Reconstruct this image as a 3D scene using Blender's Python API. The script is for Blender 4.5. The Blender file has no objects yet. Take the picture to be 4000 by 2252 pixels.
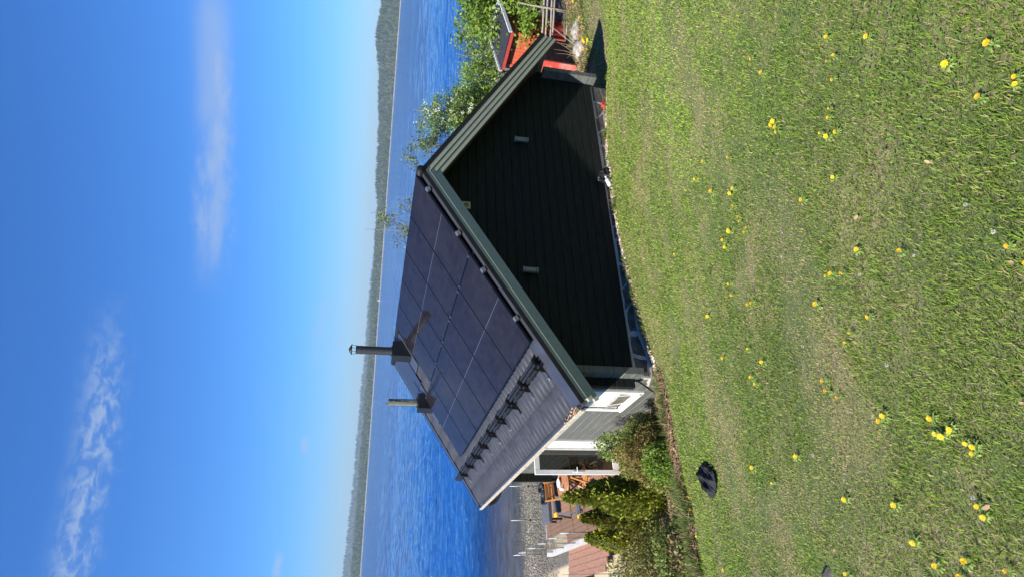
import bpy, math, random
import numpy as np
from mathutils import Vector, Matrix, Euler
R = math.radians
random.seed(7); rng = np.random.default_rng(11)
scene = bpy.context.scene
COL = scene.collection

# ------------------------------------------------------------------ camera
# the phone was held upright and the picture is stored lying on its side: world "up" points to picture left
CAM = Vector((-6.582, -8.376, 0.428))
yaw, pitch, roll = R(29.74), R(12.40), R(4.0)
fw = Vector((math.sin(yaw)*math.cos(pitch), math.cos(yaw)*math.cos(pitch), -math.sin(pitch)))
rt = Vector((math.cos(yaw), -math.sin(yaw), 0)); up = rt.cross(fw)
rt2 = rt*math.cos(roll)+up*math.sin(roll); up2 = -rt*math.sin(roll)+up*math.cos(roll)
cd = bpy.data.cameras.new('camera'); cam = bpy.data.objects.new('camera', cd); COL.objects.link(cam)
X, Y, Z = -up2, rt2, -fw
cam.matrix_world = Matrix(((X.x, Y.x, Z.x, CAM.x), (X.y, Y.y, Z.y, CAM.y), (X.z, Y.z, Z.z, CAM.z), (0, 0, 0, 1)))
cd.sensor_fit = 'HORIZONTAL'; cd.sensor_width = 36; cd.lens = 36*2357.4/4000
cd.clip_start = 0.05; cd.clip_end = 30000
scene.camera = cam

# ------------------------------------------------------------------ sky, sun, exposure
LIGHT = Vector((0.650, 0.176, -0.738)).normalized()
sun_el = math.asin(-LIGHT.z); sun_az = math.atan2(-LIGHT.x, -LIGHT.y)
SKY = 0.053
w = bpy.data.worlds.new('World'); scene.world = w; w.use_nodes = True
nt = w.node_tree; nt.nodes.clear()
def N(tree, t, **kw):
    n = tree.nodes.new(t)
    for k, v in kw.items(): setattr(n, k, v)
    return n
def math_node(tree, op, a, b=None, c=None, clamp=False):
    n = N(tree, 'ShaderNodeMath', operation=op, use_clamp=clamp)
    for i, v in enumerate((a, b, c)):
        if v is None: continue
        if isinstance(v, (int, float)): n.inputs[i].default_value = v
        else: tree.links.new(v, n.inputs[i])
    return n.outputs[0]
sky = N(nt, 'ShaderNodeTexSky', sky_type='NISHITA', sun_disc=False, sun_elevation=sun_el, sun_rotation=sun_az % (2*math.pi),
        altitude=0, air_density=1.0, dust_density=0.3, ozone_density=4.0)
bg = N(nt, 'ShaderNodeBackground'); out = N(nt, 'ShaderNodeOutputWorld')
bg.inputs['Strength'].default_value = SKY
tc = N(nt, 'ShaderNodeTexCoord'); sep = N(nt, 'ShaderNodeSeparateXYZ'); nt.links.new(tc.outputs['Generated'], sep.inputs[0])
M = lambda *a, **k: math_node(nt, *a, **k)
az = M('MULTIPLY', M('ARCTAN2', sep.outputs[0], sep.outputs[1]), 180/math.pi)
el = M('MULTIPLY', M('ARCSINE', sep.outputs[2]), 180/math.pi)
cmb = N(nt, 'ShaderNodeCombineXYZ'); nt.links.new(az, cmb.inputs[0]); nt.links.new(el, cmb.inputs[1])
def noise(scale, detail, rough, vec, dist=0.0):
    n = N(nt, 'ShaderNodeTexNoise'); n.inputs['Scale'].default_value = scale; n.inputs['Detail'].default_value = detail
    n.inputs['Roughness'].default_value = rough; n.inputs['Distortion'].default_value = dist
    nt.links.new(vec, n.inputs['Vector']); return n.outputs[0]
def mapped(sx, sy):
    m = N(nt, 'ShaderNodeMapping'); m.inputs['Scale'].default_value = (sx, sy, 1); nt.links.new(cmb.outputs[0], m.inputs[0]); return m.outputs[0]
n_soft = noise(1, 5, .55, mapped(.16, .7)); n_puff = noise(1, 7, .6, mapped(.75, 1.5), .5); n_wide = noise(1, 3, .5, mapped(.09, .45))
def band(a0, a1, e0, tilt, half, soft_a, wob, nz):
    t = M('SUBTRACT', el, M('ADD', M('MULTIPLY', M('SUBTRACT', az, (a0+a1)/2), tilt), e0))
    t = M('ADD', t, M('MULTIPLY', M('SUBTRACT', nz, .5), wob))
    g = M('POWER', 2.718, M('MULTIPLY', M('POWER', M('ABSOLUTE', M('DIVIDE', t, half)), 2.4), -1.0))
    u = M('DIVIDE', M('ABSOLUTE', M('SUBTRACT', az, (a0+a1)/2)), (a1-a0)/2)
    e = N(nt, 'ShaderNodeMapRange', interpolation_type='SMOOTHSTEP')
    nt.links.new(u, e.inputs[0]); e.inputs[1].default_value = 1.0; e.inputs[2].default_value = 1.0-soft_a; e.inputs[3].default_value = 0; e.inputs[4].default_value = 1
    return M('MULTIPLY', g, e.outputs[0])
def ramp(v, a, b):
    e = N(nt, 'ShaderNodeMapRange', interpolation_type='SMOOTHSTEP'); nt.links.new(v, e.inputs[0]); e.inputs[1].default_value = a; e.inputs[2].default_value = b
    return e.outputs[0]
c1 = M('MULTIPLY', band(26.5, 54, 14.25, 0.0, 1.15, .55, 2.0, n_puff), M('ADD', .35, M('MULTIPLY', ramp(n_soft, .36, .62), .55)))
c1b = M('MULTIPLY', band(39, 55, 14.4, 0.0, 1.25, .6, 1.0, n_soft), .68)
c2 = M('MULTIPLY', band(-14, 28, 20.8, 0.015, 1.25, .5, 1.6, n_puff), M('ADD', .10, M('MULTIPLY', ramp(n_puff, .38, .68), .85)))
c3 = M('MULTIPLY', band(13.6, 15.7, 5.4, 0.0, .3, .8, .8, n_puff), .8)
c4 = M('MULTIPLY', band(3.6, 6.4, 6.5, 0.0, .28, .8, .8, n_puff), .75)
c5 = M('MULTIPLY', band(20, 31, 4.9, -.05, .5, .9, 2.2, n_puff), .35)
c6 = M('MULTIPLY', ramp(n_wide, .5, .8), M('MULTIPLY', ramp(el, 16, 2), .22))
cl = c1
for c in (c1b, c2, c3, c4, c5, c6): cl = M('MAXIMUM', cl, c)
cl = M('MULTIPLY', cl, .74, clamp=True)
# the camera phone renders the sky as a clean saturated blue
hs = N(nt, 'ShaderNodeHueSaturation'); hs.inputs['Saturation'].default_value = 1.05; hs.inputs['Hue'].default_value = .5; hs.inputs['Value'].default_value = 1.0
nt.links.new(sky.outputs[0], hs.inputs['Color'])
wb = N(nt, 'ShaderNodeMix', data_type='RGBA', blend_type='MULTIPLY'); wb.inputs[0].default_value = 1; nt.links.new(hs.outputs[0], wb.inputs[6]); wbm = N(nt, 'ShaderNodeMix', data_type='RGBA'); wbm.inputs[6].default_value = (.76, .93, 1.28, 1); wbm.inputs[7].default_value = (.50, 1.04, 1.70, 1)
nt.links.new(ramp(el, -1.5, 8.0), wbm.inputs[0]); nt.links.new(wbm.outputs[2], wb.inputs[7])
mx = N(nt, 'ShaderNodeMix', data_type='RGBA'); nt.links.new(cl, mx.inputs[0]); nt.links.new(wb.outputs[2], mx.inputs[6])
mx.inputs[7].default_value = (4.0, 5.2, 7.2, 1)
nt.links.new(mx.outputs[2], bg.inputs['Color']); nt.links.new(bg.outputs[0], out.inputs[0])

sd = bpy.data.lights.new('sun', 'SUN'); sd.energy = 5.0; sd.angle = R(.53); sd.color = (1.0, .95, .87)
so = bpy.data.objects.new('sun', sd); COL.objects.link(so); so.location = (-20, -10, 30)
so.rotation_euler = LIGHT.to_track_quat('-Z', 'Y').to_euler()
scene.view_settings.view_transform = 'Standard'; scene.view_settings.look = 'None'
scene.view_settings.exposure = 1.0; scene.view_settings.gamma = 1.0; scene.view_settings.use_curve_mapping = False
scene.render.engine = 'CYCLES'
scene.cycles.max_bounces = 8; scene.cycles.transparent_max_bounces = 12; scene.cycles.volume_bounces = 0
scene.cycles.caustics_reflective = False; scene.cycles.caustics_refractive = False

# ------------------------------------------------------------------ materials
MATS = {}
def mat(name, c1, c2=None, scale=6.0, rough=.6, metal=0.0, bump=0.0, bscale=None, stretch=(1, 1, 1), spec=.5, detail=5, lo=.35, hi=.68, attr=None, transl=0.0, coat=0.0):
    if name in MATS: return MATS[name]
    m = bpy.data.materials.new(name); m.use_nodes = True; t = m.node_tree; b = t.nodes['Principled BSDF']; o = t.nodes['Material Output']
    b.inputs['Roughness'].default_value = rough; b.inputs['Metallic'].default_value = metal; b.inputs['Specular IOR Level'].default_value = spec
    b.inputs['Coat Weight'].default_value = coat
    col = None
    if c2 is not None or bump:
        tcn = N(t, 'ShaderNodeTexCoord'); mp = N(t, 'ShaderNodeMapping'); mp.inputs['Scale'].default_value = stretch
        gn = N(t, 'ShaderNodeNewGeometry'); t.links.new(gn.outputs['Position'], mp.inputs[0])
        nz = N(t, 'ShaderNodeTexNoise'); nz.inputs['Scale'].default_value = scale; nz.inputs['Detail'].default_value = detail; nz.inputs['Roughness'].default_value = .6
        t.links.new(mp.outputs[0], nz.inputs['Vector'])
    if c2 is not None:
        mr = N(t, 'ShaderNodeMapRange'); t.links.new(nz.outputs[0], mr.inputs[0]); mr.inputs[1].default_value = lo; mr.inputs[2].default_value = hi
        mix = N(t, 'ShaderNodeMix', data_type='RGBA'); t.links.new(mr.outputs[0], mix.inputs[0])
        mix.inputs[6].default_value = (*c1, 1); mix.inputs[7].default_value = (*c2, 1); col = mix.outputs[2]
    if attr:
        an = N(t, 'ShaderNodeAttribute', attribute_name=attr)
        if col:
            mm = N(t, 'ShaderNodeMix', data_type='RGBA', blend_type='MULTIPLY'); mm.inputs[0].default_value = 1
            t.links.new(col, mm.inputs[6]); t.links.new(an.outputs['Color'], mm.inputs[7]); col = mm.outputs[2]
        else: col = an.outputs['Color']
    if col: t.links.new(col, b.inputs['Base Color'])
    else: b.inputs['Base Color'].default_value = (*c1, 1)
    if bump:
        n2 = N(t, 'ShaderNodeTexNoise'); n2.inputs['Scale'].default_value = bscale or scale*4; n2.inputs['Detail'].default_value = 4
        t.links.new(mp.outputs[0], n2.inputs['Vector'])
        bp = N(t, 'ShaderNodeBump'); bp.inputs['Strength'].default_value = bump; bp.inputs['Distance'].default_value = .02
        t.links.new(n2.outputs[0], bp.inputs['Height']); t.links.new(bp.outputs[0], b.inputs['Normal'])
    if transl:
        tr = N(t, 'ShaderNodeBsdfTranslucent'); ms = N(t, 'ShaderNodeMixShader'); ms.inputs[0].default_value = transl
        if col: t.links.new(col, tr.inputs[0])
        else: tr.inputs[0].default_value = (*c1, 1)
        t.links.new(b.outputs[0], ms.inputs[1]); t.links.new(tr.outputs[0], ms.inputs[2]); t.links.new(ms.outputs[0], o.inputs[0])
    MATS[name] = m; return m

WALL = mat('dark log paint', (.0095, .0125, .0105), (.0195, .0225, .0190), 3, .6, bump=.25, bscale=30, stretch=(1, 1, 9), spec=.10)
WALL_LIT = mat('sunlit log paint', (.085, .09, .082), (.14, .145, .13), 5, .5, bump=.3, bscale=30, stretch=(1, .5, 9), spec=.5)  # same log paint in a lighter copy, sunlight put into the colour
BARGE = mat('grey green trim paint', (.29, .295, .215), (.33, .335, .25), 9, .6, bump=.08)
BLACK = mat('black sheet metal', (.010, .010, .011), (.017, .017, .018), 4, .45, spec=.22)
VERGE = mat('graphite flashing', (.045, .048, .062), (.06, .064, .08), 3, .33, metal=.3)
ROOF = mat('graphite metal tiles', (.024, .024, .029), (.042, .042, .047), 5, .40, metal=.0, spec=.4, bump=.1)
PFRAME = mat('black anodised frame', (.012, .012, .016), rough=.35, metal=.5)
SILVER = mat('bare aluminium', (.75, .76, .78), rough=.3, metal=1)
STEEL = mat('polished steel', (.78, .77, .74), (.66, .65, .62), 12, .09, metal=1)
WHITE = mat('white paint', (.78, .78, .76), (.68, .68, .64), 7, .45)
CREAM = mat('cream fascia', (.50, .45, .34), (.26, .23, .18), 14, .7)
STONE = mat('dark slate stone', (.070, .064, .050), (.15, .138, .11), 9, .85, bump=.5, spec=.15)
MORTAR = mat('pale mortar', (.55, .54, .50), (.36, .35, .32), 18, .9, bump=.5)
LAMP = mat('grey lamp metal', (.22, .235, .225), rough=.4, metal=.5)
VENTC = mat('cream plastic', (.50, .47, .25), rough=.5)
DARK = mat('dark recess', (.01, .01, .01), rough=.9)
DECK = mat('red brown decking', (.27, .145, .085), (.17, .092, .056), 9, .7, bump=.3, stretch=(6, .6, 3))
PINK = mat('faded red planks', (.30, .155, .10), (.19, .10, .066), 8, .75, bump=.3, stretch=(6, .6, 3))
TEAK = mat('orange teak', (.52, .25, .08), (.40, .17, .05), 11, .5, stretch=(1, 1, 5))
TEAKD = mat('brown table top', (.30, .13, .07), (.40, .19, .09), 14, .45)
GREYB = mat('dark grey cover', (.075, .078, .088), (.1, .1, .11), 8, .6)
YELLOW = mat('yellow plastic', (.80, .42, .02), rough=.45)
REDP = mat('falu red paint', (.36, .035, .02), (.26, .03, .02), 7, .8, bump=.2, stretch=(1, 1, .3))
REDW = mat('flaking red paint', (.55, .05, .035), (.55, .33, .28), 2.4, .7, lo=.45, hi=.8)
ORANGE = mat('orange red boards', (.50, .10, .035), (.38, .07, .03), 6, .8, stretch=(1, 1, .3))
WOODG = mat('weathered pole', (.28, .24, .19), (.17, .145, .12), 9, .85, bump=.4)
BARK = mat('bark', (.12, .10, .08), (.2, .18, .15), 20, .9, bump=.5)
TWIG = mat('dry twig', (.30, .22, .14), (.17, .12, .08), 20, .9)
ROCK = mat('pale rock', (.40, .36, .31), (.15, .135, .11), 7, .9, bump=.8)
CLOTH = mat('black cloth', (.010, .010, .012), (.018, .018, .021), 20, .85, bump=.6, bscale=60)
REDTOY = mat('red plastic', (.62, .035, .03), rough=.4)
YPETAL = mat('dandelion petal', (.78, .52, .008), (.72, .42, .005), 90, .7)
GSTEM = mat('pale stem', (.22, .30, .08), rough=.7)
LEAFB = mat('dead leaf', (.36, .24, .13), (.26, .17, .095), 30, .8)
FLUFF = mat('white seed head', (.42, .42, .38), rough=.9)
SEAM = mat('cell seam', (.075, .08, .11), rough=.4)

def glass_mat(name, tint, refl_rough=.02, base=.06):
    m = bpy.data.materials.new(name); m.use_nodes = True; t = m.node_tree; t.nodes.clear()
    tr = N(t, 'ShaderNodeBsdfTransparent'); tr.inputs[0].default_value = (*tint, 1)
    gl = N(t, 'ShaderNodeBsdfGlossy'); gl.inputs['Roughness'].default_value = refl_rough
    lw = N(t, 'ShaderNodeLayerWeight'); lw.inputs[0].default_value = .5
    p5 = N(t, 'ShaderNodeMath', operation='POWER'); p5.inputs[1].default_value = 4.0; t.links.new(lw.outputs['Facing'], p5.inputs[0])
    fr = N(t, 'ShaderNodeMath', operation='MULTIPLY_ADD'); t.links.new(p5.outputs[0], fr.inputs[0]); fr.inputs[1].default_value = .8; fr.inputs[2].default_value = base
    ms = N(t, 'ShaderNodeMixShader'); o = N(t, 'ShaderNodeOutputMaterial')
    t.links.new(fr.outputs[0], ms.inputs[0]); t.links.new(tr.outputs[0], ms.inputs[1]); t.links.new(gl.outputs[0], ms.inputs[2]); t.links.new(ms.outputs[0], o.inputs[0])
    return m
GLASS = glass_mat('clear railing glass', (.93, .96, .95)); DGLASS = glass_mat('door glass', (.30, .31, .30))

def panel_mat():
    m = bpy.data.materials.new('solar cells'); m.use_nodes = True; t = m.node_tree; b = t.nodes['Principled BSDF']
    tcn = N(t, 'ShaderNodeTexCoord'); mp = N(t, 'ShaderNodeMapping'); t.links.new(tcn.outputs['Object'], mp.inputs[0])
    br = N(t, 'ShaderNodeTexBrick', offset=0.0); br.inputs['Scale'].default_value = 1; br.inputs['Brick Width'].default_value = .185; br.inputs['Row Height'].default_value = .093
    br.inputs['Mortar Size'].default_value = .0022; br.inputs['Bias'].default_value = 0.0
    br.inputs['Color1'].default_value = (.009, .0075, .009, 1); br.inputs['Color2'].default_value = (.0145, .0125, .016, 1); br.inputs['Mortar'].default_value = (.006, .006, .009, 1)
    t.links.new(mp.outputs[0], br.inputs['Vector'])
    gn = N(t, 'ShaderNodeNewGeometry'); nz = N(t, 'ShaderNodeTexNoise'); nz.inputs['Scale'].default_value = 1.1; nz.inputs['Detail'].default_value = 6; t.links.new(gn.outputs['Position'], nz.inputs['Vector'])
    mr = N(t, 'ShaderNodeMapRange'); t.links.new(nz.outputs[0], mr.inputs[0]); mr.inputs[1].default_value = .4; mr.inputs[2].default_value = .75; mr.inputs[3].default_value = .0; mr.inputs[4].default_value = .4
    mix = N(t, 'ShaderNodeMix', data_type='RGBA'); t.links.new(mr.outputs[0], mix.inputs[0]); t.links.new(br.outputs[0], mix.inputs[6]); mix.inputs[7].default_value = (.020, .0185, .020, 1)
    t.links.new(mix.outputs[2], b.inputs['Base Color']); b.inputs['Roughness'].default_value = .16; b.inputs['IOR'].default_value = 1.28
    r2 = N(t, 'ShaderNodeMapRange'); t.links.new(nz.outputs[0], r2.inputs[0]); r2.inputs[3].default_value = .04; r2.inputs[4].default_value = .11; t.links.new(r2.outputs[0], b.inputs['Roughness'])
    return m
CELLS = panel_mat(); CELLS.node_tree.nodes['Principled BSDF'].inputs['Specular IOR Level'].default_value = .33

# ------------------------------------------------------------------ mesh helpers
ORG = {}
class MB:
    def __init__(s): s.v = []; s.f = []
    def add(s, V, F):
        o = len(s.v); s.v += [tuple(p) for p in V]; s.f += [tuple(i+o for i in f) for f in F]; return s
    def box(s, x0, x1, y0, y1, z0, z1):
        return s.add([(x0, y0, z0), (x1, y0, z0), (x1, y1, z0), (x0, y1, z0), (x0, y0, z1), (x1, y0, z1), (x1, y1, z1), (x0, y1, z1)],
                     [(0, 3, 2, 1), (4, 5, 6, 7), (0, 1, 5, 4), (1, 2, 6, 5), (2, 3, 7, 6), (3, 0, 4, 7)])
    def bev(s, x0, x1, y0, y1, z0, z1, b=.004):
        # box with chamfered vertical-section edges (8-gon prism caps)
        V = []; F = []
        for z, i in ((z0, b), (z0+b, 0), (z1-b, 0), (z1, b)):
            V += [(x0+i, y0+i, z), (x1-i, y0+i, z), (x1-i, y1-i, z), (x0+i, y1-i, z)]
        for k in range(3):
            for j in range(4):
                a = k*4+j; c = k*4+(j+1) % 4; F.append((a, c, c+4, a+4))
        F += [(3, 2, 1, 0), (12, 13, 14, 15)]
        return s.add(V, F)
    def extrude(s, poly, d):
        n = len(poly); d = Vector(d); V = [Vector(p) for p in poly]; V += [p+d for p in V]
        F = [tuple(range(n))[::-1], tuple(range(n, 2*n))]+[(i, (i+1) % n, (i+1) % n+n, i+n) for i in range(n)]
        return s.add(V, F)
    def bar(s, a, b, w, h, upv=(0, 0, 1)):
        a, b = Vector(a), Vector(b); d = (b-a).normalized(); u = Vector(upv)
        if abs(d.dot(u)) > .98: u = Vector((1, 0, 0))
        r = d.cross(u).normalized()*w/2; u = r.cross(d).normalized()*h/2
        V = [a-r-u, a+r-u, a+r+u, a-r+u]; V += [p+(b-a) for p in V]
        return s.add(V, [(0, 1, 2, 3), (7, 6, 5, 4), (0, 4, 5, 1), (1, 5, 6, 2), (2, 6, 7, 3), (3, 7, 4, 0)])
    def tube(s, pts, rad, n=8, cap=True):
        pts = [Vector(p) for p in pts]; rad = rad if isinstance(rad, (list, tuple)) else [rad]*len(pts); V = []; F = []
        pr = None
        for i, p in enumerate(pts):
            d = (pts[min(i+1, len(pts)-1)]-pts[max(i-1, 0)]).normalized()
            if pr is None: pr = d.orthogonal().normalized()
            u = (pr-d*pr.dot(d)).normalized(); pr = u; v = d.cross(u)
            V += [p+(u*math.cos(2*math.pi*k/n)+v*math.sin(2*math.pi*k/n))*rad[i] for k in range(n)]
        for i in range(len(pts)-1):
            F += [(i*n+k, i*n+(k+1) % n, (i+1)*n+(k+1) % n, (i+1)*n+k) for k in range(n)]
        if cap: F += [tuple(range(n))[::-1], tuple(range(len(V)-n, len(V)))]
        return s.add(V, F)
    def lathe(s, c, prof, n=20):
        c = Vector(c); V = []; F = []
        for r, z in prof: V += [c+Vector((r*math.cos(2*math.pi*k/n), r*math.sin(2*math.pi*k/n), z)) for k in range(n)]
        for i in range(len(prof)-1): F += [(i*n+k, i*n+(k+1) % n, (i+1)*n+(k+1) % n, (i+1)*n+k) for k in range(n)]
        F += [tuple(range(n))[::-1], tuple(range(len(V)-n, len(V)))]
        return s.add(V, F)
    def build(s, name, m, parent=None, smooth=False):
        o0 = ORG.get(parent.name, (0, 0, 0)) if parent else (0, 0, 0)
        me = bpy.data.meshes.new(name); me.from_pydata([(p[0]-o0[0], p[1]-o0[1], p[2]-o0[2]) for p in s.v], [], s.f); me.update()
        if m: me.materials.append(m)
        if smooth: me.polygons.foreach_set('use_smooth', [True]*len(me.polygons))
        o = bpy.data.objects.new(name, me); COL.objects.link(o)
        if parent: o.parent = parent
        ORG[o.name] = o0
        return o
def smooth_by_angle(o, deg=40):
    me = o.data; me.polygons.foreach_set('use_smooth', [True]*len(me.polygons))
    try: me.set_sharp_from_angle(angle=R(deg))
    except Exception: pass
def npmesh(name, V, F, m, parent=None, col=None, smooth=False):
    V = np.asarray(V, np.float32); F = np.asarray(F, np.int32); k = F.shape[1]
    if parent: V = V-np.array(ORG[parent.name], np.float32)
    me = bpy.data.meshes.new(name); me.vertices.add(len(V)); me.vertices.foreach_set('co', V.ravel())
    me.loops.add(F.size); me.loops.foreach_set('vertex_index', F.ravel())
    me.polygons.add(len(F)); me.polygons.foreach_set('loop_start', np.arange(0, F.size, k, dtype=np.int32))
    try: me.polygons.foreach_set('loop_total', np.full(len(F), k, np.int32))
    except Exception: pass
    if smooth: me.polygons.foreach_set('use_smooth', np.ones(len(F), bool))
    me.update(calc_edges=True)
    if col is not None:
        a = me.color_attributes.new('Col', 'FLOAT_COLOR', 'POINT'); c = np.ones((len(V), 4), np.float32); c[:, :3] = col; a.data.foreach_set('color', c.ravel())
    me.materials.append(m); o = bpy.data.objects.new(name, me); COL.objects.link(o)
    if parent: o.parent = parent; ORG[o.name] = ORG[parent.name]
    else: ORG[o.name] = (0, 0, 0)
    return o
def tag(o, label=None, cat=None, group=None, kind=None):
    for k, v in (('label', label), ('category', cat), ('group', group), ('kind', kind)):
        if v: o[k] = v
    return o
def thing(name, label, cat, loc=(0, 0, 0), group=None):
    o = bpy.data.objects.new(name, None); COL.objects.link(o); o.location = loc; o.empty_display_size = .1
    ORG[o.name] = tuple(loc); return tag(o, label, cat, group)
def copy_tree(o, parent=None):
    c = o.copy(); COL.objects.link(c); c.parent = parent
    for ch in list(o.children): copy_tree(ch, c)
    return c
def vnoise(x, y, s, seed=0):
    x = np.asarray(x)*s+seed*17.3; y = np.asarray(y)*s+seed*9.1
    xi = np.floor(x).astype(np.int64); yi = np.floor(y).astype(np.int64); fx = x-xi; fy = y-yi
    fx = fx*fx*(3-2*fx); fy = fy*fy*(3-2*fy)
    def h(a, b):
        n = (a*374761393+b*668265263+seed*1442695) & 0x7fffffff; n = (n ^ (n >> 13))*1274126177 & 0x7fffffff
        return ((n ^ (n >> 16)) & 0xffff)/65535.0
    return (h(xi, yi)*(1-fx)+h(xi+1, yi)*fx)*(1-fy)+(h(xi, yi+1)*(1-fx)+h(xi+1, yi+1)*fx)*fy
def sstep(a, b, x):
    t = np.clip((np.asarray(x, float)-a)/(b-a), 0, 1); return t*t*(3-2*t)

# ------------------------------------------------------------------ ground
WATER = -6.2; DECKZ = -5.0
def ground(x, y):
    x = np.asarray(x, float); y = np.asarray(y, float)
    b = -3.72-.03*np.minimum(x*x, 12)
    yy = np.maximum(y, -14.0)
    lawn = -1.17+(b+1.17)*(yy+8.38)/8.38
    left = np.interp(y, [0, 1.6, 4, 10, 18.3, 26, 60, 200, 400], [-4.08, -4.6, -5.25, -5.62, -6.2, -6.75, -9, -18, -25])
    right = np.interp(y, [0, 3, 10, 18.3, 26, 60, 200, 400], [-4.08, -4.62, -5.4, -6.2, -6.75, -9, -18, -25])
    low = left+(right-left)*sstep(-3, 3, x)
    low = np.where(np.abs(x) < 3.5, low+(b+4.08)*sstep(1.5, 0, y), low)
    z = np.where(y <= 0, lawn, low)
    bank = sstep(5.2, 7.2, x)*sstep(.2, 1.2, y)*sstep(4, 2, y)*sstep(13, 11, x)
    return z+.06*(vnoise(x, y, .7, 3)-.5)+.02*(vnoise(x, y, 3.1, 4)-.5)+.08*bank
def axis(lo, hi, step, far, g=1.35):
    a = list(np.arange(lo, hi+1e-6, step)); d = step; v = hi; u = lo; pre = []; post = []
    while v < far: d *= g; v += d; post.append(v)
    d = step
    while u > -far: d *= g; u -= d; pre.append(u)
    return np.array(pre[::-1]+a+post)
gx = axis(-12, 15, .18, 9000); gy = axis(-12, 26, .18, 9000)
GX, GY = np.meshgrid(gx, gy); GZ = ground(GX, GY)
nx, ny = len(gx), len(gy); idx = np.arange(nx*ny).reshape(ny, nx)
GF = np.stack([idx[:-1, :-1], idx[:-1, 1:], idx[1:, 1:], idx[1:, :-1]], -1).reshape(-1, 4)
def ground_mat():
    m = bpy.data.materials.new('soil turf and shore'); m.use_nodes = True; t = m.node_tree; b = t.nodes['Principled BSDF']; b.inputs['Roughness'].default_value = .95
    g = N(t, 'ShaderNodeNewGeometry'); s = N(t, 'ShaderNodeSeparateXYZ'); t.links.new(g.outputs['Position'], s.inputs[0])
    def nz(sc, d=5):
        n = N(t, 'ShaderNodeTexNoise'); n.inputs['Scale'].default_value = sc; n.inputs['Detail'].default_value = d; n.inputs['Roughness'].default_value = .65; t.links.new(g.outputs['Position'], n.inputs['Vector']); return n.outputs[0]
    def mr(v, a, c, d=0, e=1):
        n = N(t, 'ShaderNodeMapRange', interpolation_type='SMOOTHSTEP'); t.links.new(v, n.inputs[0])
        for i, q in enumerate((a, c, d, e)): n.inputs[i+1].default_value = q
        return n.outputs[0]
    def mix(f, a, c):
        n = N(t, 'ShaderNodeMix', data_type='RGBA'); t.links.new(f, n.inputs[0])
        for i, q in ((6, a), (7, c)):
            if isinstance(q, tuple): n.inputs[i].default_value = (*q, 1)
            else: t.links.new(q, n.inputs[i])
        return n.outputs[2]
    T = lambda *a, **k: math_node(t, *a, **k)
    turf = mix(mr(nz(1.3), .4, .65), (.085, .12, .025), (.22, .185, .085)); turf = mix(mr(nz(40), .45, .7), turf, (.05, .05, .022))
    soil = mix(mr(nz(16), .4, .65), (.07, .05, .035), (.22, .16, .11))
    vor = N(t, 'ShaderNodeTexVoronoi'); vor.inputs['Scale'].default_value = 16; t.links.new(g.outputs['Position'], vor.inputs['Vector'])
    grav = mix(mr(vor.outputs['Color'], .2, .9), (.075, .066, .052), (.14, .125, .10))
    sand = mix(mr(nz(2.0), .35, .65), grav, (.42, .34, .22))
    wet = mix(mr(nz(.9), .35, .65), (.07, .062, .05), (.12, .105, .08))
    beach = mix(mr(s.outputs[1], 15.5, 18.4), grav, wet)
    beach = mix(mr(s.outputs[0], -5.0, -5.3), beach, sand)
    beach = mix(mr(s.outputs[1], 11.5, 12.5), mix(mr(s.outputs[0], -5.05, -5.2), grav, (.45, .37, .24)), beach)
    yb = T('ADD', s.outputs[1], T('MULTIPLY', T('SUBTRACT', nz(2.2), .5), .5))
    f = mr(yb, -.5, -.3); lm = mix(f, turf, soil)
    f2 = mr(s.outputs[1], 4.5, 6.5); lm = mix(f2, lm, beach)
    t.links.new(lm, b.inputs['Base Color'])
    bp = N(t, 'ShaderNodeBump'); bp.inputs['Strength'].default_value = .8; bp.inputs['Distance'].default_value = .03; t.links.new(nz(30), bp.inputs['Height']); t.links.new(bp.outputs[0], b.inputs['Normal'])
    return m
gr = npmesh('ground', np.stack([GX, GY, GZ], -1).reshape(-1, 3), GF, ground_mat(), smooth=True); tag(gr, kind='structure')

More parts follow.
